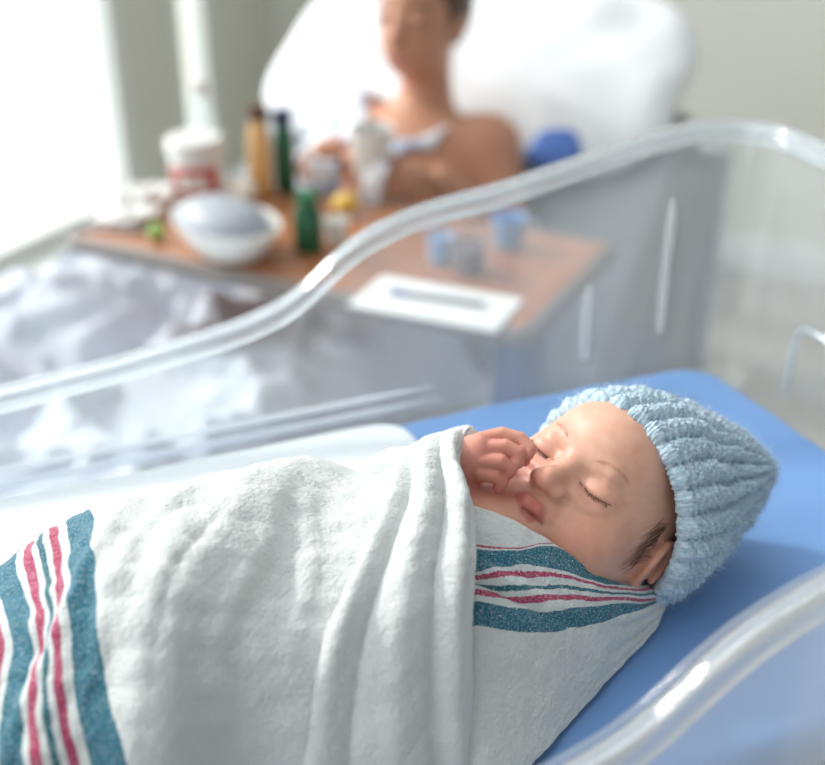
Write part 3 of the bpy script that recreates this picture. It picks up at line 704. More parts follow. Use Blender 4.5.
def wrapF(nu=170, nv=320):
    Cc = [(-.03, .052, .003), (-.012, .032, .05), (-.001, -.006, .084), (-.008, -.038, .0985), (-.027, -.068, .100), (-.056, -.101, .091), (-.074, -.117, .071), (-.088, -.130, .035), (-.094, -.137, .004)]
    Ce = [(.045, .040, .003), (.058, .020, .05), (.0495, -.011, .0955), (.0256, -.0401, .103), (.0165, -.074, .0975), (.003, -.106, .088), (-.0045, -.1235, .073), (-.0085, -.134, .042), (-.0105, -.139, .004)]
    Cc = np.array(Cc); Ce = np.array(Ce); rows = []
    mid = [(.25, .005), (.5, .0085), (.78, .0075)]
    M_ = []
    for f, b in mid:
        p = Cc*(1-f)+Ce*f; up = np.zeros_like(p); up[:, 2] = 1; out = p-np.array([-.02, -.04, .03]); out /= np.linalg.norm(out, axis=1)[:, None]
        M_.append(p+out*b)
    C = np.stack([Cc]+M_+[Ce], 0)
    P = catmull(C, nu).transpose(1, 0, 2); P = catmull(P, nv).transpose(1, 0, 2)      # (nu, nv, 3)
    N = grid_normals(P); N *= np.sign(N[nu//2, nv//2, 2]) or 1
    u = np.linspace(0, 1, nu)[:, None]+0*P[..., 0]; v = np.linspace(0, 1, nv)[None]+0*u
    d = .0040*np.exp(-((u-.10)/.08)**2)                                             # rolled fold beside the crease
    d -= .0060*np.exp(-((u-.0)/.035)**2)
    d += .0035*np.exp(-((u-.42-.25*(v-.5))/.09)**2)*sstep(v, .2, .4)                # soft pleats
    d -= .0035*np.exp(-((u-.60-.25*(v-.5))/.05)**2)*sstep(v, .25, .45)
    d += .0032*np.exp(-((u-.74-.2*(v-.5))/.06)**2)*sstep(v, .25, .45)
    d -= .0028*np.exp(-((u-.25-.1*(v-.5))/.05)**2)*sstep(v, .3, .5)
    d -= .0035*np.exp(-((u-1)/.03)**2)
    W1 = Waves(31, .045); W2 = Waves(32, .016); W3 = Waves(33, .006)
    d += .0008*W1(P)+.0004*W2(P)+.00018*W3(P)
    P = P+N*d[..., None]; P[..., 2] = np.maximum(P[..., 2], .0012)
    # turn the free edge under
    k = 9; last = P[-1]; inw = -(P[-1]-P[-8]); inw /= np.linalg.norm(inw, axis=1)[:, None]; Nl = N[-1]; ex = []
    for i in range(1, k):
        a = math.pi*min(i/5, 1); r = .0026
        ex.append(last-inw*r*math.sin(a)-Nl*r*(1-math.cos(a))+inw*max(0, i-5)*.004)
    P = np.concatenate([P, np.array(ex)], 0)
    k = 6; first = P[0]; Nl = N[0]; outd = -(P[6]-P[0]); outd /= np.linalg.norm(outd, axis=1)[:, None]; ex = []
    for i in range(1, k):
        a = math.pi*min(i/4, 1); r = .0032
        ex.append(first+outd*r*math.sin(a)-Nl*r*(1-math.cos(a))*1.2)
    P = np.concatenate([np.array(ex)[::-1], P], 0)
    return P
PF = wrapF()
V2 = PF.reshape(-1, 3); F2 = grid_faces(*PF.shape[:2])+len(V1)

BK = [0, .226, .236, .25, .343, .350, .362, .372, .388, .406, .423, .444, .523, 1]        # stripe edges beside the flap,
BKM = [0, .180, .184, .19, .235, .27, .296, .33, .345, .365, .384, .42, .50, 1]
BK1 = [0, .005, .01, .03, .18, .197, .213, .247, .264, .297, .318, .36, .448, 1]            # under the chin,
BK2 = [0, .002, .004, .006, .03, .05, .08, .10, .12, .14, .165, .19, .30, 1]                # under the ear
BK3 = [0, .001, .002, .003, .01, .03, .05, .07, .09, .11, .13, .15, .25, 1]
def wrapB(nu=260, nv=240):
    # rows from the chin edge down to the mattress; columns from under the flap to behind the neck
    top = [(.000, -.050, .088), (.020, -.056, .0885), (.036, -.066, .082), (.056, -.076, .0695), (.078, -.0855, .050), (.098, -.0855, .036), (.117, -.079, .025), (.137, -.067, .014)]
    q1 = [(-.006, -.074, .086), (.012, -.078, .083), (.030, -.085, .075), (.052, -.091, .060), (.076, -.0945, .042), (.098, -.0905, .028), (.119, -.081, .016), (.137, -.068, .007)]
    q2 = [(-.012, -.096, .076), (.006, -.100, .072), (.024, -.105, .062), (.046, -.107, .047), (.071, -.1035, .031), (.097, -.0945, .020), (.120, -.0825, .011), (.138, -.068, .005)]
    q3 = [(-.018, -.116, .060), (-.002, -.120, .054), (.016, -.1215, .044), (.038, -.1185, .030), (.064, -.1115, .018), (.092, -.0985, .010), (.119, -.084, .006), (.138, -.068, .0035)]
    q4 = [(-.024, -.136, .036), (-.008, -.139, .030), (.010, -.1375, .022), (.032, -.130, .014), (.059, -.1170, .007), (.089, -.1015, .004), (.118, -.085, .003), (.138, -.068, .002)]
    q5 = [(-.03, -.150, .006), (-.012, -.152, .005), (.006, -.149, .004), (.028, -.138, .003), (.056, -.121, .0015), (.087, -.103, .0015), (.1175, -.086, .0015), (.138, -.068, .0012)]
    C = np.array([top, q1, q2, q3, q4, q5])
    P = catmull(C, nv); P = catmull(P.transpose(1, 0, 2), nu)                        # (nu, nv, 3)
    N = grid_normals(P); N *= np.sign(N[nu//3, nv//3, 2])
    u = np.linspace(0, 1, nu)[:, None]+0*P[..., 0]; v = np.linspace(0, 1, nv)[None]+0*u
    d = np.zeros_like(u)
    # overlapping fold running from the flap down towards the nape
    fl = v-(.17+.30*u-.14*u*u*0)
    d += .0012*sstep(-fl, -.035, .035)*sstep(u, .12, .3)*sstep(1-u, .04, .25)
    d += .0022*np.exp(-((v-.30-.10*u)/.03)**2)*sstep(1-u, .3, .8) - .002*np.exp(-((v-.36-.1*u)/.02)**2)*sstep(1-u, .35, .8)
    d += .0012*np.sin(v*34+u*5)*sstep(u, .55, .9)*sstep(1-u, .0, .12)
    W1 = Waves(41, .04); W2 = Waves(42, .014); W3 = Waves(43, .005)
    d += .0005*W1(P)+.0003*W2(P)+.00014*W3(P)
    d -= .003*np.exp(-(v/.02)**2)
    band = np.zeros_like(v)
    BB = []
    for i_ in range(nu):
        uu_ = u[i_, 0]; bb = [np.interp(uu_, [.17, .32, .44], [a_, b_, c_]) for a_, b_, c_ in zip(BK, BKM, BK1)]
        if uu_ > .44:
            k_ = min((uu_-.44)/.23, 1); bb = np.array(BK1)*(1-k_)+np.array(BK2)*k_
        if uu_ > .67: k_ = (uu_-.67)/.33; bb = np.array(BK2)*(1-k_)+np.array(BK3)*k_
        BB.append(bb)
    BB = np.array(BB); kw = 23; BB = np.stack([np.convolve(np.pad(BB[:, c_], kw, mode='edge'), np.hanning(2*kw+3)[1:-1]/np.hanning(2*kw+3).sum(), 'valid') for c_ in range(BB.shape[1])], 1)
    for i_ in range(nu): band[i_] = np.interp(v[i_], BB[i_], BK)
    P[..., 2] -= .006*sstep(1-u, .84, .93)*(P[..., 2] > .008)
    P = P+N*d[..., None]; P[..., 2] = np.maximum(P[..., 2], .0010)
    # hem turned under along the chin
    first = P[:, 0]; Nl = N[:, 0]; outd = first-P[:, 6]; outd /= np.linalg.norm(outd, axis=1)[:, None]; ex = []
    for i in range(1, 8):
        a = math.pi*min(i/4, 1); r = .0016
        ex.append(first+outd*r*math.sin(a)-Nl*r*(1-math.cos(a))*1.6-outd*max(0, i-4)*.003-Nl*max(0, i-4)*.0006)
    ex = np.array(ex)[::-1].transpose(1, 0, 2)
    P = np.concatenate([ex, P], 1); band = np.concatenate([np.zeros((nu, 7)), band], 1)
    return P, band
PB, vB = wrapB()
# stripes of the lower layer, across from the hem
BSTOP = [(BK[i_], c_) for i_, c_ in enumerate((CW, CP, CW, CT_, CW, CP, CW, (36, 98, 112), CW, CP, CW, CT_, CW))]
M_blk2 = stripe_mat('striped_flannel_lower', BSTOP)
me = fast_mesh('swaddle_blanket', np.concatenate([V1, V2]), np.concatenate([F1, F2]))
float_attr(me, np.concatenate([bandA.ravel(), np.zeros(len(V2))]), 'band')
blk = link('swaddle_blanket', me, M_blk, None, (0, 0, ZB))
tag(blk, 'white flannel blanket with teal and pink stripes wrapped around the newborn', 'blanket')
me = fast_mesh('lower_fold', PB.reshape(-1, 3), grid_faces(*PB.shape[:2])); float_attr(me, vB.ravel(), 'band')
lf = link('lower_fold', me, M_blk2, blk); lf['label'] = 'striped lower fold under the chin'
for o_ in (blk, lf):
    so = o_.modifiers.new('thickness', 'SOLIDIFY'); so.thickness = .0016; so.offset = -1
# ------------------------------------------------------------------ hospital bed, sheet, pillows, the woman in it
BO = np.array([.11, .96, 0])                 # a point of the bed's centre line
def bed(e, g, z): return BO+EB*e+GB*g+np.array([0, 0, z])
BZ = .41
M_frame = mat('pale_grey_bed_plastic', (186, 190, 192), .45); M_matt = mat('grey_bed_mattress', (146, 150, 152), .7, noise=((154, 158, 160), 6))
M_sheet = mat('grey_white_cotton', (206, 212, 222), .9, bump=(300, .15, .002), sheen=.1)
M_pillow = mat('white_pillow_cotton', (238, 240, 242), .9, bump=(250, .15, .002))
M_navy = mat('navy_blue_plastic', (44, 66, 118), .5)
hb_ = tag(empty('hospital_bed', tuple(bed(0, 0, 0)), ROT), 'adjustable hospital bed with raised grey backrest, behind the bassinet', 'bed')
def L3(e, g, z): return (e, g, z)
MB().box(L3(-.02, .08, .21), (2.05, .72, .08), 0, .02).build('frame', M_frame, hb_)
MB().box(L3(-.26, .11, BZ-.08), (1.54, .84, .15), 0, .05).build('mattress', M_matt, hb_)
# raised back section: a thick rounded slab
def slab(p0, p1, th, wdt, name, m):
    n = 26; prof = []
    d = np.array([p1[0]-p0[0], p1[1]-p0[1]]); Ln = np.linalg.norm(d); d /= Ln; nrm = np.array([-d[1], d[0]])
    r = th/2*.92
    hx, hy = Ln/2, th/2; pts = []
    for q_, (sx, sy) in enumerate(((1, 1), (-1, 1), (-1, -1), (1, -1))):
        for k in range(9):
            a = math.pi/2*(q_+k/8); pts.append((sx*(hx-r)+r*math.cos(a), sy*(hy-r)+r*math.sin(a)))
    c0 = (np.array(p0)+np.array(p1))/2
    ring_ = [(c0[0]+d[0]*u+nrm[0]*v_, c0[1]+d[1]*u+nrm[1]*v_) for u, v_ in pts]; ring_ = np.array(ring_); mid_ = ring_.mean(0)
    V_ = []; F_ = []; L_ = len(ring_)
    gs = [(-wdt/2, .86), (-wdt/2+.006, .93), (-wdt/2+.02, .98), (-wdt/2+.04, 1), (wdt/2-.04, 1), (wdt/2-.02, .98), (wdt/2-.006, .93), (wdt/2, .86)]
    for g_, f_ in gs:
        for e_, z_ in ring_: V_.append((mid_[0]+(e_-mid_[0])*(1-(1-f_)*.3), g_, mid_[1]+(z_-mid_[1])*f_))
    for i in range(len(gs)-1):
        for j in range(L_): F_.append((i*L_+j, i*L_+(j+1) % L_, (i+1)*L_+(j+1) % L_, (i+1)*L_+j))
    F_.append(tuple(range(L_))); F_.append(tuple(reversed(range((len(gs)-1)*L_, len(gs)*L_))))
    return MB().add(V_, F_).build(name, m, hb_)
slab((.44, BZ-.04), (.98, BZ+.36), .17, .84, 'backrest', M_matt)
MB().box(L3(1.10, 0, .42), (.05, .92, .56), 0, .024).build('headboard', M_frame, hb_)
MB().box(L3(-1.08, 0, .36), (.05, .92, .46), 0, .024).build('footboard', M_frame, hb_)
for e_ in (-.85, .80):
    for g_ in (-.22, .36):
        mb = MB().tube([(e_, g_, .05), (e_, g_, .19)], .022); mb.tube([(e_-.0, g_-.02, .055), (e_, g_+.02, .055)], .055, 20); mb.build('leg', M_frame, hb_)
# crumpled sheet
def bed_sheet():
    nx, ny = 260, 220
    e = np.linspace(-1.03, .50, nx)[:, None]; g_ = np.linspace(-.60, .78, ny)[None]
    E_ = e+0*g_; G_ = g_+0*e
    top = BZ+.012
    lg = np.exp(-((G_-.10)/.10)**4)+np.exp(-((G_+.08)/.10)**4); legs = .165*np.clip(lg, 0, 1)*np.clip((E_+.62)/.2, 0, 1)+.10*np.clip(lg, 0, 1)*np.clip((E_+1.0)/.15, 0, 1)*(1-np.clip((E_+.62)/.2, 0, 1)); legs = legs*np.clip((.52-E_)/.1, 0, 1)
    W1, W2, W3 = Waves(61, .34, 16), Waves(62, .13, 20), Waves(63, .05, 20)
    P2 = np.stack([E_*1.0+.25*G_, G_*1.3, 0*E_], -1)
    wr = .034*(1-np.abs(W1(P2))*1.1)+.022*(.7-np.abs(W2(P2+.03*W1(P2)[..., None])))+.0025*W3(P2)
    half = np.where(G_ > 0, .555, .312); over = np.clip(np.abs(G_)-half, 0, None)
    heap = .15*np.exp(-((G_-.42)/.20)**4)*np.clip((E_+.45)/.4, 0, 1)*np.clip((.52-E_)/.12, 0, 1)*(1+.25*W1(P2*1.3))
    z = top+np.maximum(legs, heap)+np.clip(wr, -.008, .2)*np.clip(1-over*4, .15, 1)
    s_ = np.sign(G_); a = np.clip(over/.05, 0, 1)
    Gx = np.where(over > 0, s_*(half+.032*np.sin(a*np.pi/2)+.012*W2(P2)*a), G_)
    z = np.where(over > 0, np.maximum(z-.03*(1-np.cos(a*np.pi/2))-np.clip(over-.03, 0, None)*1.25, .2), z)
    P = np.stack([E_, Gx, z], -1)
    w_ = np.stack([bed(0, 0, 0)+EB*0+0*P[..., :1]*0 for _ in (0,)], 0)[0]
    return P, grid_faces(nx, ny)
PS, FS = bed_sheet()
sh = link('bed_sheet', fast_mesh('bed_sheet', PS.reshape(-1, 3), FS), M_sheet, None, tuple(bed(0, 0, 0))); sh.rotation_euler = (0, 0, ROT)
so = sh.modifiers.new('thickness', 'SOLIDIFY'); so.thickness = .004; so.offset = 1
tag(sh, 'crumpled grey white sheet spread over the hospital bed, under the tray table', 'sheet')
def pillow(name, label, c, rx, ry, rz, tilt, m, seed):
    n, k = 48, 96; V_ = []
    th = np.linspace(0, np.pi, n)[:, None]; a = np.linspace(0, 2*np.pi, k, endpoint=False)[None]
    q_ = (np.abs(np.cos(a))**4+np.abs(np.sin(a))**4)**(-.25)
    r_ = np.sin(th)**.6; X = rx*r_*np.cos(a)*q_; Y = ry*r_*np.sin(a)*q_; Z_ = rz*np.cos(th)+0*a
    P = np.stack([X, Y, Z_], -1); P += .006*Waves(seed, .16)(P)[..., None]*np.array([.3, .3, 1])
    o_ = link(name, fast_mesh(name, P.reshape(-1, 3), grid_faces(n, k, cv=True)), m, None, tuple(c)); o_.rotation_euler = (0, -tilt, ROT); o_.rotation_mode = 'XYZ'
    o_.matrix_world = Matrix.Translation(Vector(c)) @ Matrix.Rotation(ROT, 4, 'Z') @ Matrix.Rotation(-tilt, 4, 'Y')
    return tag(o_, label, 'pillow')
pillow('pillow', 'large white pillow leaning on the raised bed backrest behind the woman', bed(.90, .02, BZ+.435), .22, .42, .07, math.radians(35), M_pillow, 71)
pillow('pillow', 'small blue pillow at the near edge of the raised backrest', bed(.73, -.225, BZ+.35), .045, .05, .025, math.radians(35), mat('blue_pillow_cotton', (92, 126, 196), .9), 72)

# the woman, one continuous body
WS, WO = .88, np.array([.225, 0, -.035])
def woman_sdf(Pw): return woman_raw((Pw-WO)/WS)*WS
def woman_raw(Pw):
    c = Pw                                                    # bed axes: e (to the head), g, z; metres
    d = ell(c, (.27, -.0, .66), (.17, .19, .13))
    d = smin(d, ell(c, (.36, .0, .76), (.13, .165, .15)), .08)
    d = smin(d, ell(c, (.45, .0, .86), (.115, .165, .13)), .08)
    for s in (1, -1): d = smin(d, sph(c, (.49, s*.145, .92), .058), .06)
    d = smin(d, cap(c, (.50, .0, .93), (.50, .0, 1.06), .058, .05), .05)
    hd = ell(c, (.475, .0, 1.165), (.092, .074, .112)); hd = smin(hd, ell(c, (.435, 0, 1.11), (.055, .052, .06)), .03)
    hd = smin(hd, cap(c, (.385, 0, 1.17), (.366, 0, 1.135), .010, .016), .015)
    for s in (1, -1):
        hd = smax(hd, -sph(c, (.372, s*.034, 1.172), .020), .015); hd = smin(hd, sph(c, (.398, s*.034, 1.168), .0145), .006)
        hd = smin(hd, ell(c, (.485, s*.078, 1.15), (.022, .010, .032)), .008)
    hd = smin(hd, cap(c, (.382, -.018, 1.098), (.382, .018, 1.098), .0085), .008)
    d = smin(d, hd, .03)
    for s in (1, -1):                                         # thighs, shins, feet under the sheet
        d = smin(d, chain(c, [(.24, s*.10, .58), (-.22, s*.11, .565), (-.66, s*.10, .545)], [.085, .060, .040], .02), .05)
        d = smin(d, cap(c, (-.67, s*.10, .54), (-.70, s*.11, .60), .034, .022), .03)
    # her arms reach forward over the tray
    for s, el, wr in ((-1, (.40, -.235, .76), (.30, -.13, .90)), (1, (.40, .27, .76), (.30, .115, .92))):
        d = smin(d, chain(c, [(.49, s*.145, .92), el, wr], [.056, .044, .029], .02), .03)
        hx = np.array(wr)+np.array([-.06, -s*.03, .012])
        d = smin(d, ell(c, hx, (.045, .026, .036)), .02)
        for k in range(4):
            b = hx+np.array([-.03, -s*.004, .03-.019*k]); L_ = (.8, 1, .95, .75)[3-k]
            d = smin(d, chain(c, [b, b+np.array([-.030*L_, -s*.016, 0]), b+np.array([-.034*L_, -s*.042, -.002])], [.0095, .0088, .0075], .002), .006)
        d = smin(d, chain(c, [hx+np.array([.0, -s*.015, .03]), hx+np.array([-.02, -s*.04, .045]), hx+np.array([-.04, -s*.055, .04])], [.013, .0105, .009], .003), .01)
    return d
WB = ((-.44, -.34, .38), (.80, .34, 1.14))
wv_, wf_ = surface_nets(woman_sdf, *WB, .0052)
wq_ = (wv_-WO)/WS
me = fast_mesh('person', wv_, wf_)
Cw = np.tile(np.array(s2l((200, 146, 118))), (len(wv_), 1)); lipm = np.exp(-(np.linalg.norm((wq_-np.array([.375, 0, 1.098]))/np.array([.015, .024, .011]), axis=1))**2)[:, None]
Cw = Cw*(1-.7*lipm)+np.array(s2l((160, 80, 76)))*.7*lipm
tint_attr(me, Cw)
M_skin2 = skin_mat('tan_skin', sub=.15, rough=.5, scale=.008, bump=.05)
wom = link('person', me, M_skin2, None, tuple(bed(0, 0, 0))); wom.rotation_euler = (0, 0, ROT)
tag(wom, 'adult sitting in the hospital bed, white gown off one shoulder, holding a cup', 'person')
M_gown = mat('white_patterned_gown', (236, 238, 242), .9, noise=((176, 190, 214), 26, .06))
def gown_sdf(p_):
    c = (p_-WO)/WS; d = woman_raw(c)-.013
    body = smax(c[:, 2]-.955-.05*np.clip((np.abs(c[:, 1])-.05)/.1, 0, 1), -(c[:, 2]-.585), .01)
    body = smax(body, -(c[:, 0]-.16+.0*c[:, 1]), .01)
    # off the near shoulder: leave the skin of that shoulder and arm bare
    bare = smax(.800-c[:, 2], c[:, 1]+.085-.25*(.93-c[:, 2]), .01)
    d = smax(d, body, .006); d = smax(d, -bare, .006)
    arms = smax(-(c[:, 0]-.20), -.0+0*c[:, 0]-1, .01)
    for s, h_ in ((-1, (.265, -.11, .905)), (1, (.265, .095, .925))): d = smax(d, -sph(c, h_, .10), .006)
    return smax(d, -(woman_raw(c)-.004), .003)*WS
gv, gf = surface_nets(gown_sdf, (.20, -.34, .45), (.80, .34, .88), .0055)
gw = link('gown', fast_mesh('gown', gv, gf), M_gown, wom)
def wpt(a): return np.asarray(a, float)*WS+WO
for s in (1, -1):
    for nm_, y0_, y1_, z0_, arch, r_ in (('eyebrow', .016, .054, 1.188, .006, .0022), ('eyelashes', .020, .050, 1.166, -.004, .0016)):
        t_ = np.linspace(0, 1, 9); P_ = np.stack([np.full(9, .37), s*(y0_+(y1_-y0_)*t_), z0_+arch*np.sin(np.pi*t_)], 1)
        for _ in range(10):
            d_ = woman_raw(P_); P_[:, 0] += np.where(d_ > 0, d_, d_)*.7
        MB().tube(wpt(P_-np.array([.001, 0, 0])), r_, 8).build(nm_, mat('dark_brow_hair', (66, 46, 36), .6), wom)
def hair_sdf(p_):
    c = (p_-WO)/WS; d = ell(c, (.505, 0, 1.185), (.098, .088, .112)); d = smin(d, ell(c, (.59, 0, 1.17), (.05, .052, .05)), .03)
    d = smax(d, -(c[:, 0]-.415-.35*(1.235-c[:, 2])*(c[:, 2] < 1.235)), .012)
    return (d+.0025*np.sin(c[:, 1]*210+c[:, 2]*40))*WS
hv, hf = surface_nets(hair_sdf, (.54, -.12, .88), (.82, .12, 1.12), .0045)
link('hair', fast_mesh('hair', hv, hf), mat('brown_bound_hair', (92, 66, 50), .5), wom)
# ------------------------------------------------------------------ overbed tray table and what stands on it
TZ = .75
T0 = np.array([.429, .643, 0]); TA = GB; TE = EB               # near right corner, along the front edge, towards the woman
TL, TW = .72, .33
M_wood = mat('warm_wood_laminate', (176, 118, 78), .35, noise=((158, 100, 64), 10, .3), coat=.3)
M_trim = mat('grey_table_edge', (120, 112, 108), .4); M_post = mat('navy_table_post', (80, 94, 134), .45)
ctr = T0+TA*TL/2+TE*TW/2
tb = tag(empty('overbed_table', (ctr[0], ctr[1], 0), ROT), 'wood topped overbed tray table across the bed, covered with food and dishes', 'table')
MB().box((0, 0, TZ-.012), (TW, TL, .024), 0, .011).build('tabletop', M_wood, tb)
mb = MB()
NP_ = 44; rr = .03
pe = []
for q_, (sx, sy) in enumerate(((1, 1), (-1, 1), (-1, -1), (1, -1))):
    for k in range(9):
        a = math.pi/2*(q_+k/8); pe.append((sx*(TW/2-.018)+.02*math.cos(a), sy*(TL/2-.018)+.02*math.sin(a), TZ-.012))
mb.tube(pe+[pe[0], pe[1]], .0125, 10); mb.build('edge_band', M_trim, tb)
# post at the near end, foot along the floor under the bed
MB().box((-.06, -TL/2+.045, .47), (.085, .05, .53), 0, .012).build('post', M_post, tb)
MB().box((-.06, -TL/2+.045, .20), (.10, .066, .20), 0, .014).build('post_sleeve', M_post, tb)
mb = MB().box((-.06, -.02, .085), (.08, .66, .05), 0, .012); mb.build('foot', M_trim, tb)
for y_ in (-.32, .28):
    for x_ in (-.085, -.035): MB().tube([(x_-.008, y_, .03), (x_+.008, y_, .03)], .03, 20).build('caster', mat('caster_rubber', (60, 62, 66), .6), tb)
def put(px, py): p_ = at(px, py, TZ); return (p_[0], p_[1], TZ+.0005)
M_wp = mat('white_plastic', (236, 236, 232), .4); M_clear = acrylic('clear_plastic', tint=(.93, .96, .97), haze=.12)
M_red = mat('red_label', (198, 60, 56), .5); M_grey = mat('grey_foil_lid', (166, 172, 180), .45)
# jar
c = put(199, 196); j = tag(empty('jar', c), 'round white jar with wide lid and red label at the back of the tray', 'jar')
MB().lathe([(.0, 0), (.036, 0), (.040, .006), (.040, .062), (.036, .07), (.036, .074)]).build('body', M_wp, j)
MB().lathe([(.037, .072), (.044, .072), (.045, .076), (.045, .094), (.042, .097), (0, .097)]).build('lid', M_wp, j)
mb = MB(); V_ = []; F_ = []
for i in range(25):
    a = math.radians(-175+i*5.2)+0.0
    for z_ in (.014, .056): V_.append((.0406*math.cos(a), .0406*math.sin(a), z_))
for i in range(24): F_.append((2*i, 2*i+2, 2*i+3, 2*i+1))
lb = MB().add(V_, F_).build('label', M_red, j, auto=False)
V_ = []; F_ = []
for i in range(15):
    a = math.radians(-150+i*5.2)
    for z_ in (.022, .044): V_.append((.0411*math.cos(a), .0411*math.sin(a), z_))
for i in range(14): F_.append((2*i, 2*i+2, 2*i+3, 2*i+1))
MB().add(V_, F_).build('label_panel', M_wp, lb, auto=False)
# oval serving dish with a grey lid pushed back
c = put(228, 252); dsh = tag(empty('serving_dish', c, ROT+1.2), 'large white oval dish with a grey lid, in the middle of the tray', 'dish')
MB().lathe([(0, .004), (.05, .0), (.058, .004), (.078, .03), (.088, .046), (.090, .050), (.086, .050), (.074, .03), (.055, .010), (0, .009)], sx=1.08, sy=.74, n=64).build('bowl', M_wp, dsh)
MB().lathe([(.083, .046), (.086, .051), (.078, .062), (.05, .074), (.02, .078), (0, .0785)], c=(.0, .006, 0), sx=.92, sy=.66, n=64).build('lid', M_grey, dsh)
# small fruit and odds and ends
def ball(name, label, cat_, px, py, r, m, sq=(1, 1, .92), stem=None):
    c_ = put(px, py); n = 20; prof = [(r*math.sin(a), r*sq[2]*(1-math.cos(a))) for a in np.linspace(0, math.pi, n)]
    prof[0] = (0, 0); prof[-1] = (0, prof[-1][1]); o_ = MB().lathe(prof, sx=sq[0], sy=sq[1]).build(name, m, None, c_, auto=False); tag(o_, label, cat_); return o_
ball('lime', 'small pale green lime lying left of the white oval dish', 'lime', 157, 240, .0135, mat('lime_skin', (150, 186, 96), .4))
ball('bread_roll', 'round white bread roll between the jar and the dish lid', 'bread', 246, 203, .02, mat('pale_roll', (238, 230, 216), .7))
ball('bread_roll', 'white bread roll touching the right side of the jar', 'bread', 227, 196, .018, mat('pale_roll_crust', (240, 236, 228), .7), (1.2, 1, .8))
ball('lemon', 'yellow lemon in front of the woman, right of the green bottle', 'lemon', 346, 215, .019, mat('lemon_skin', (232, 190, 84), .4), (1.15, 1, .9))
# napkins, left end
def napkin(label, px, py, s, seed, m, hgt=.016):
    n = 40; a = np.linspace(-s, s, n); X, Y = np.meshgrid(a, a, indexing='ij'); P = np.stack([X, Y, 0*X], -1)
    P[..., 2] = hgt*(.6+.5*np.abs(Waves(seed, s*1.1, 14)(P)))+.002; P[..., :2] *= (1+.12*Waves(seed+1, s*1.6, 10)(P))[..., None]
    me_ = fast_mesh('napkin', P.reshape(-1, 3), grid_faces(n, n)); o_ = link('napkin', me_, m, None, put(px, py)); o_.rotation_euler = (0, 0, seed); so_ = o_.modifiers.new('t', 'SOLIDIFY'); so_.thickness = .001
    return tag(o_, label, 'napkin')
M_nap = mat('white_paper_napkin', (240, 238, 234), .9)
napkin('crumpled white napkin at the far left corner of the tray', 128, 222, .042, 81, M_nap)
napkin('crumpled white napkin beside the lime, nearer the dish', 150, 204, .036, 82, M_nap, .022)
c = put(112, 232); fk = MB(); fk.tube([(-.05, 0, .004), (.02, .0, .006), (.04, 0, .009)], [.003, .0025, .004], 10)
for k in (-1, 0, 1): fk.tube([(.04, k*.003, .009), (.062, k*.0045, .007)], .0012, 6)
fk = fk.build('fork', mat('steel_cutlery', (180, 182, 186), .25, metal=1), None, c); fk.rotation_euler = (0, 0, -.6); tag(fk, 'steel fork at the left end of the tray beside the napkin', 'fork')
# bottles
def bottle(label, px, py, r, h, mbody, mcap, neck=.45):
    b_ = tag(empty('bottle', put(px, py)), label, 'bottle')
    MB().lathe([(0, 0), (r*.92, 0), (r, r*.15), (r, h*.58), (r*.9, h*.68), (r*neck, h*.82), (r*neck, h*.9), (0, h*.9)]).build('body', mbody, b_)
    MB().lathe([(r*neck*1.02, h*.86), (r*neck*1.25, h*.86), (r*neck*1.25, h), (0, h)]).build('cap', mcap, b_); return b_
M_dg = mat('dark_green_glass', (28, 92, 60), .15); M_cream = mat('cream_plastic', (236, 214, 170), .5); M_oj = mat('amber_juice', (236, 186, 122), .3); M_brown = mat('brown_plastic', (92, 58, 40), .5)
bottle('dark green bottle in the middle of the tray right of the oval dish', 309, 250, .021, .085, M_dg, mat('green_cap', (36, 110, 70), .4), .6)
bottle('tall amber juice bottle with a brown cap at the back of the tray', 262, 193, .020, .14, M_oj, M_brown, .6)
bottle('tall dark green bottle behind the amber juice bottle', 286, 190, .018, .13, M_dg, mat('navy_cap', (36, 44, 92), .4), .7)
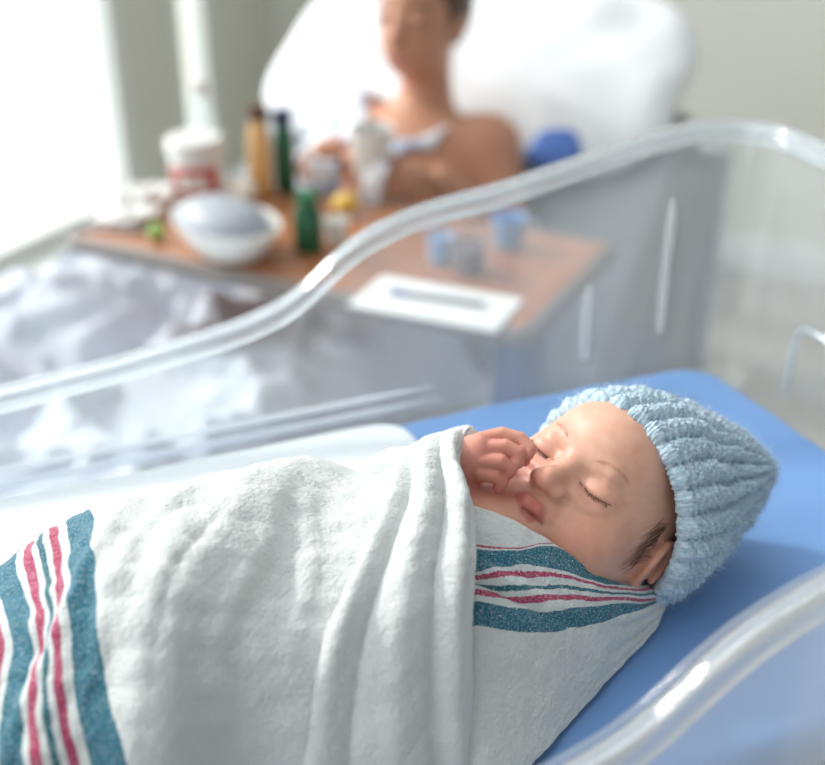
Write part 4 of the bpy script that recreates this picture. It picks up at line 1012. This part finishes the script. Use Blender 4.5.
bottle('clear water bottle with white cap standing behind the jar', 207, 184, .022, .17, M_clear, M_wp, .5)
def cup(name, label, px, py, r, h, m, fill=None, cat_='cup', z=None, loc=None):
    o_ = tag(empty(name, put(px, py) if loc is None else loc), label, cat_)
    MB().lathe([(0, .001), (r*.72, 0), (r*.76, .003), (r, h), (r*.94, h), (r*.7, .006), (0, .006)]).build('wall', m, o_)
    if fill is not None: MB().lathe([(0, .007), (r*.70, .007), (r*.88, h*.78), (0, h*.78)]).build('drink', fill, o_)
    return o_
M_bl = mat('pale_blue_plastic', (150, 186, 226), .35); M_mar = mat('dark_red_drink', (84, 40, 56), .2)
cup('cup', 'white cup on the tray just right of the dark green bottle', 337, 243, .019, .036, M_wp)
cup('glass', 'clear tumbler of dark red drink on the near right part of the tray', 468, 272, .028, .052, M_clear, M_mar, 'glass')
cup('cup', 'pale blue cup at the right end of the tray beside the red drink', 508, 246, .026, .045, M_bl)
cup('cup', 'small white and blue cup left of the glass of red drink', 440, 262, .019, .04, M_bl, M_wp)
# held cup
hc = bed(.225+.88*.20, -.035, .785)
cup('cup', 'white cup held up in front of the woman between both hands', 0, 0, .036, .075, M_wp, mat('dark_tea', (56, 40, 36), .3), 'cup', None, tuple(hc))
# paper with a pen
pc = put(436, 304); ang = math.atan2((at(520, 322, TZ)-at(352, 292, TZ))[1], (at(520, 322, TZ)-at(352, 292, TZ))[0])
pp = MB().box((0, 0, .0015), (.20, .105, .003), 0, .0008).build('paper', mat('white_paper', (240, 240, 238), .8), None, pc); pp.rotation_euler = (0, 0, ang)
tag(pp, 'white paper form lying on the near right corner of the tray', 'paper')
pn = tag(empty('pen', (pc[0]+.005, pc[1]+.0, TZ+.0075), ang+.08), 'slim dark pen lying on the white paper form', 'pen')
MB().tube([(-.05, 0, 0), (.06, 0, 0)], .0035, 12).build('barrel', mat('black_pen', (60, 62, 70), .4), pn); MB().tube([(-.068, 0, 0), (-.045, 0, 0)], .0045, 12).build('cap', mat('blue_pen_cap', (44, 66, 150), .4), pn)
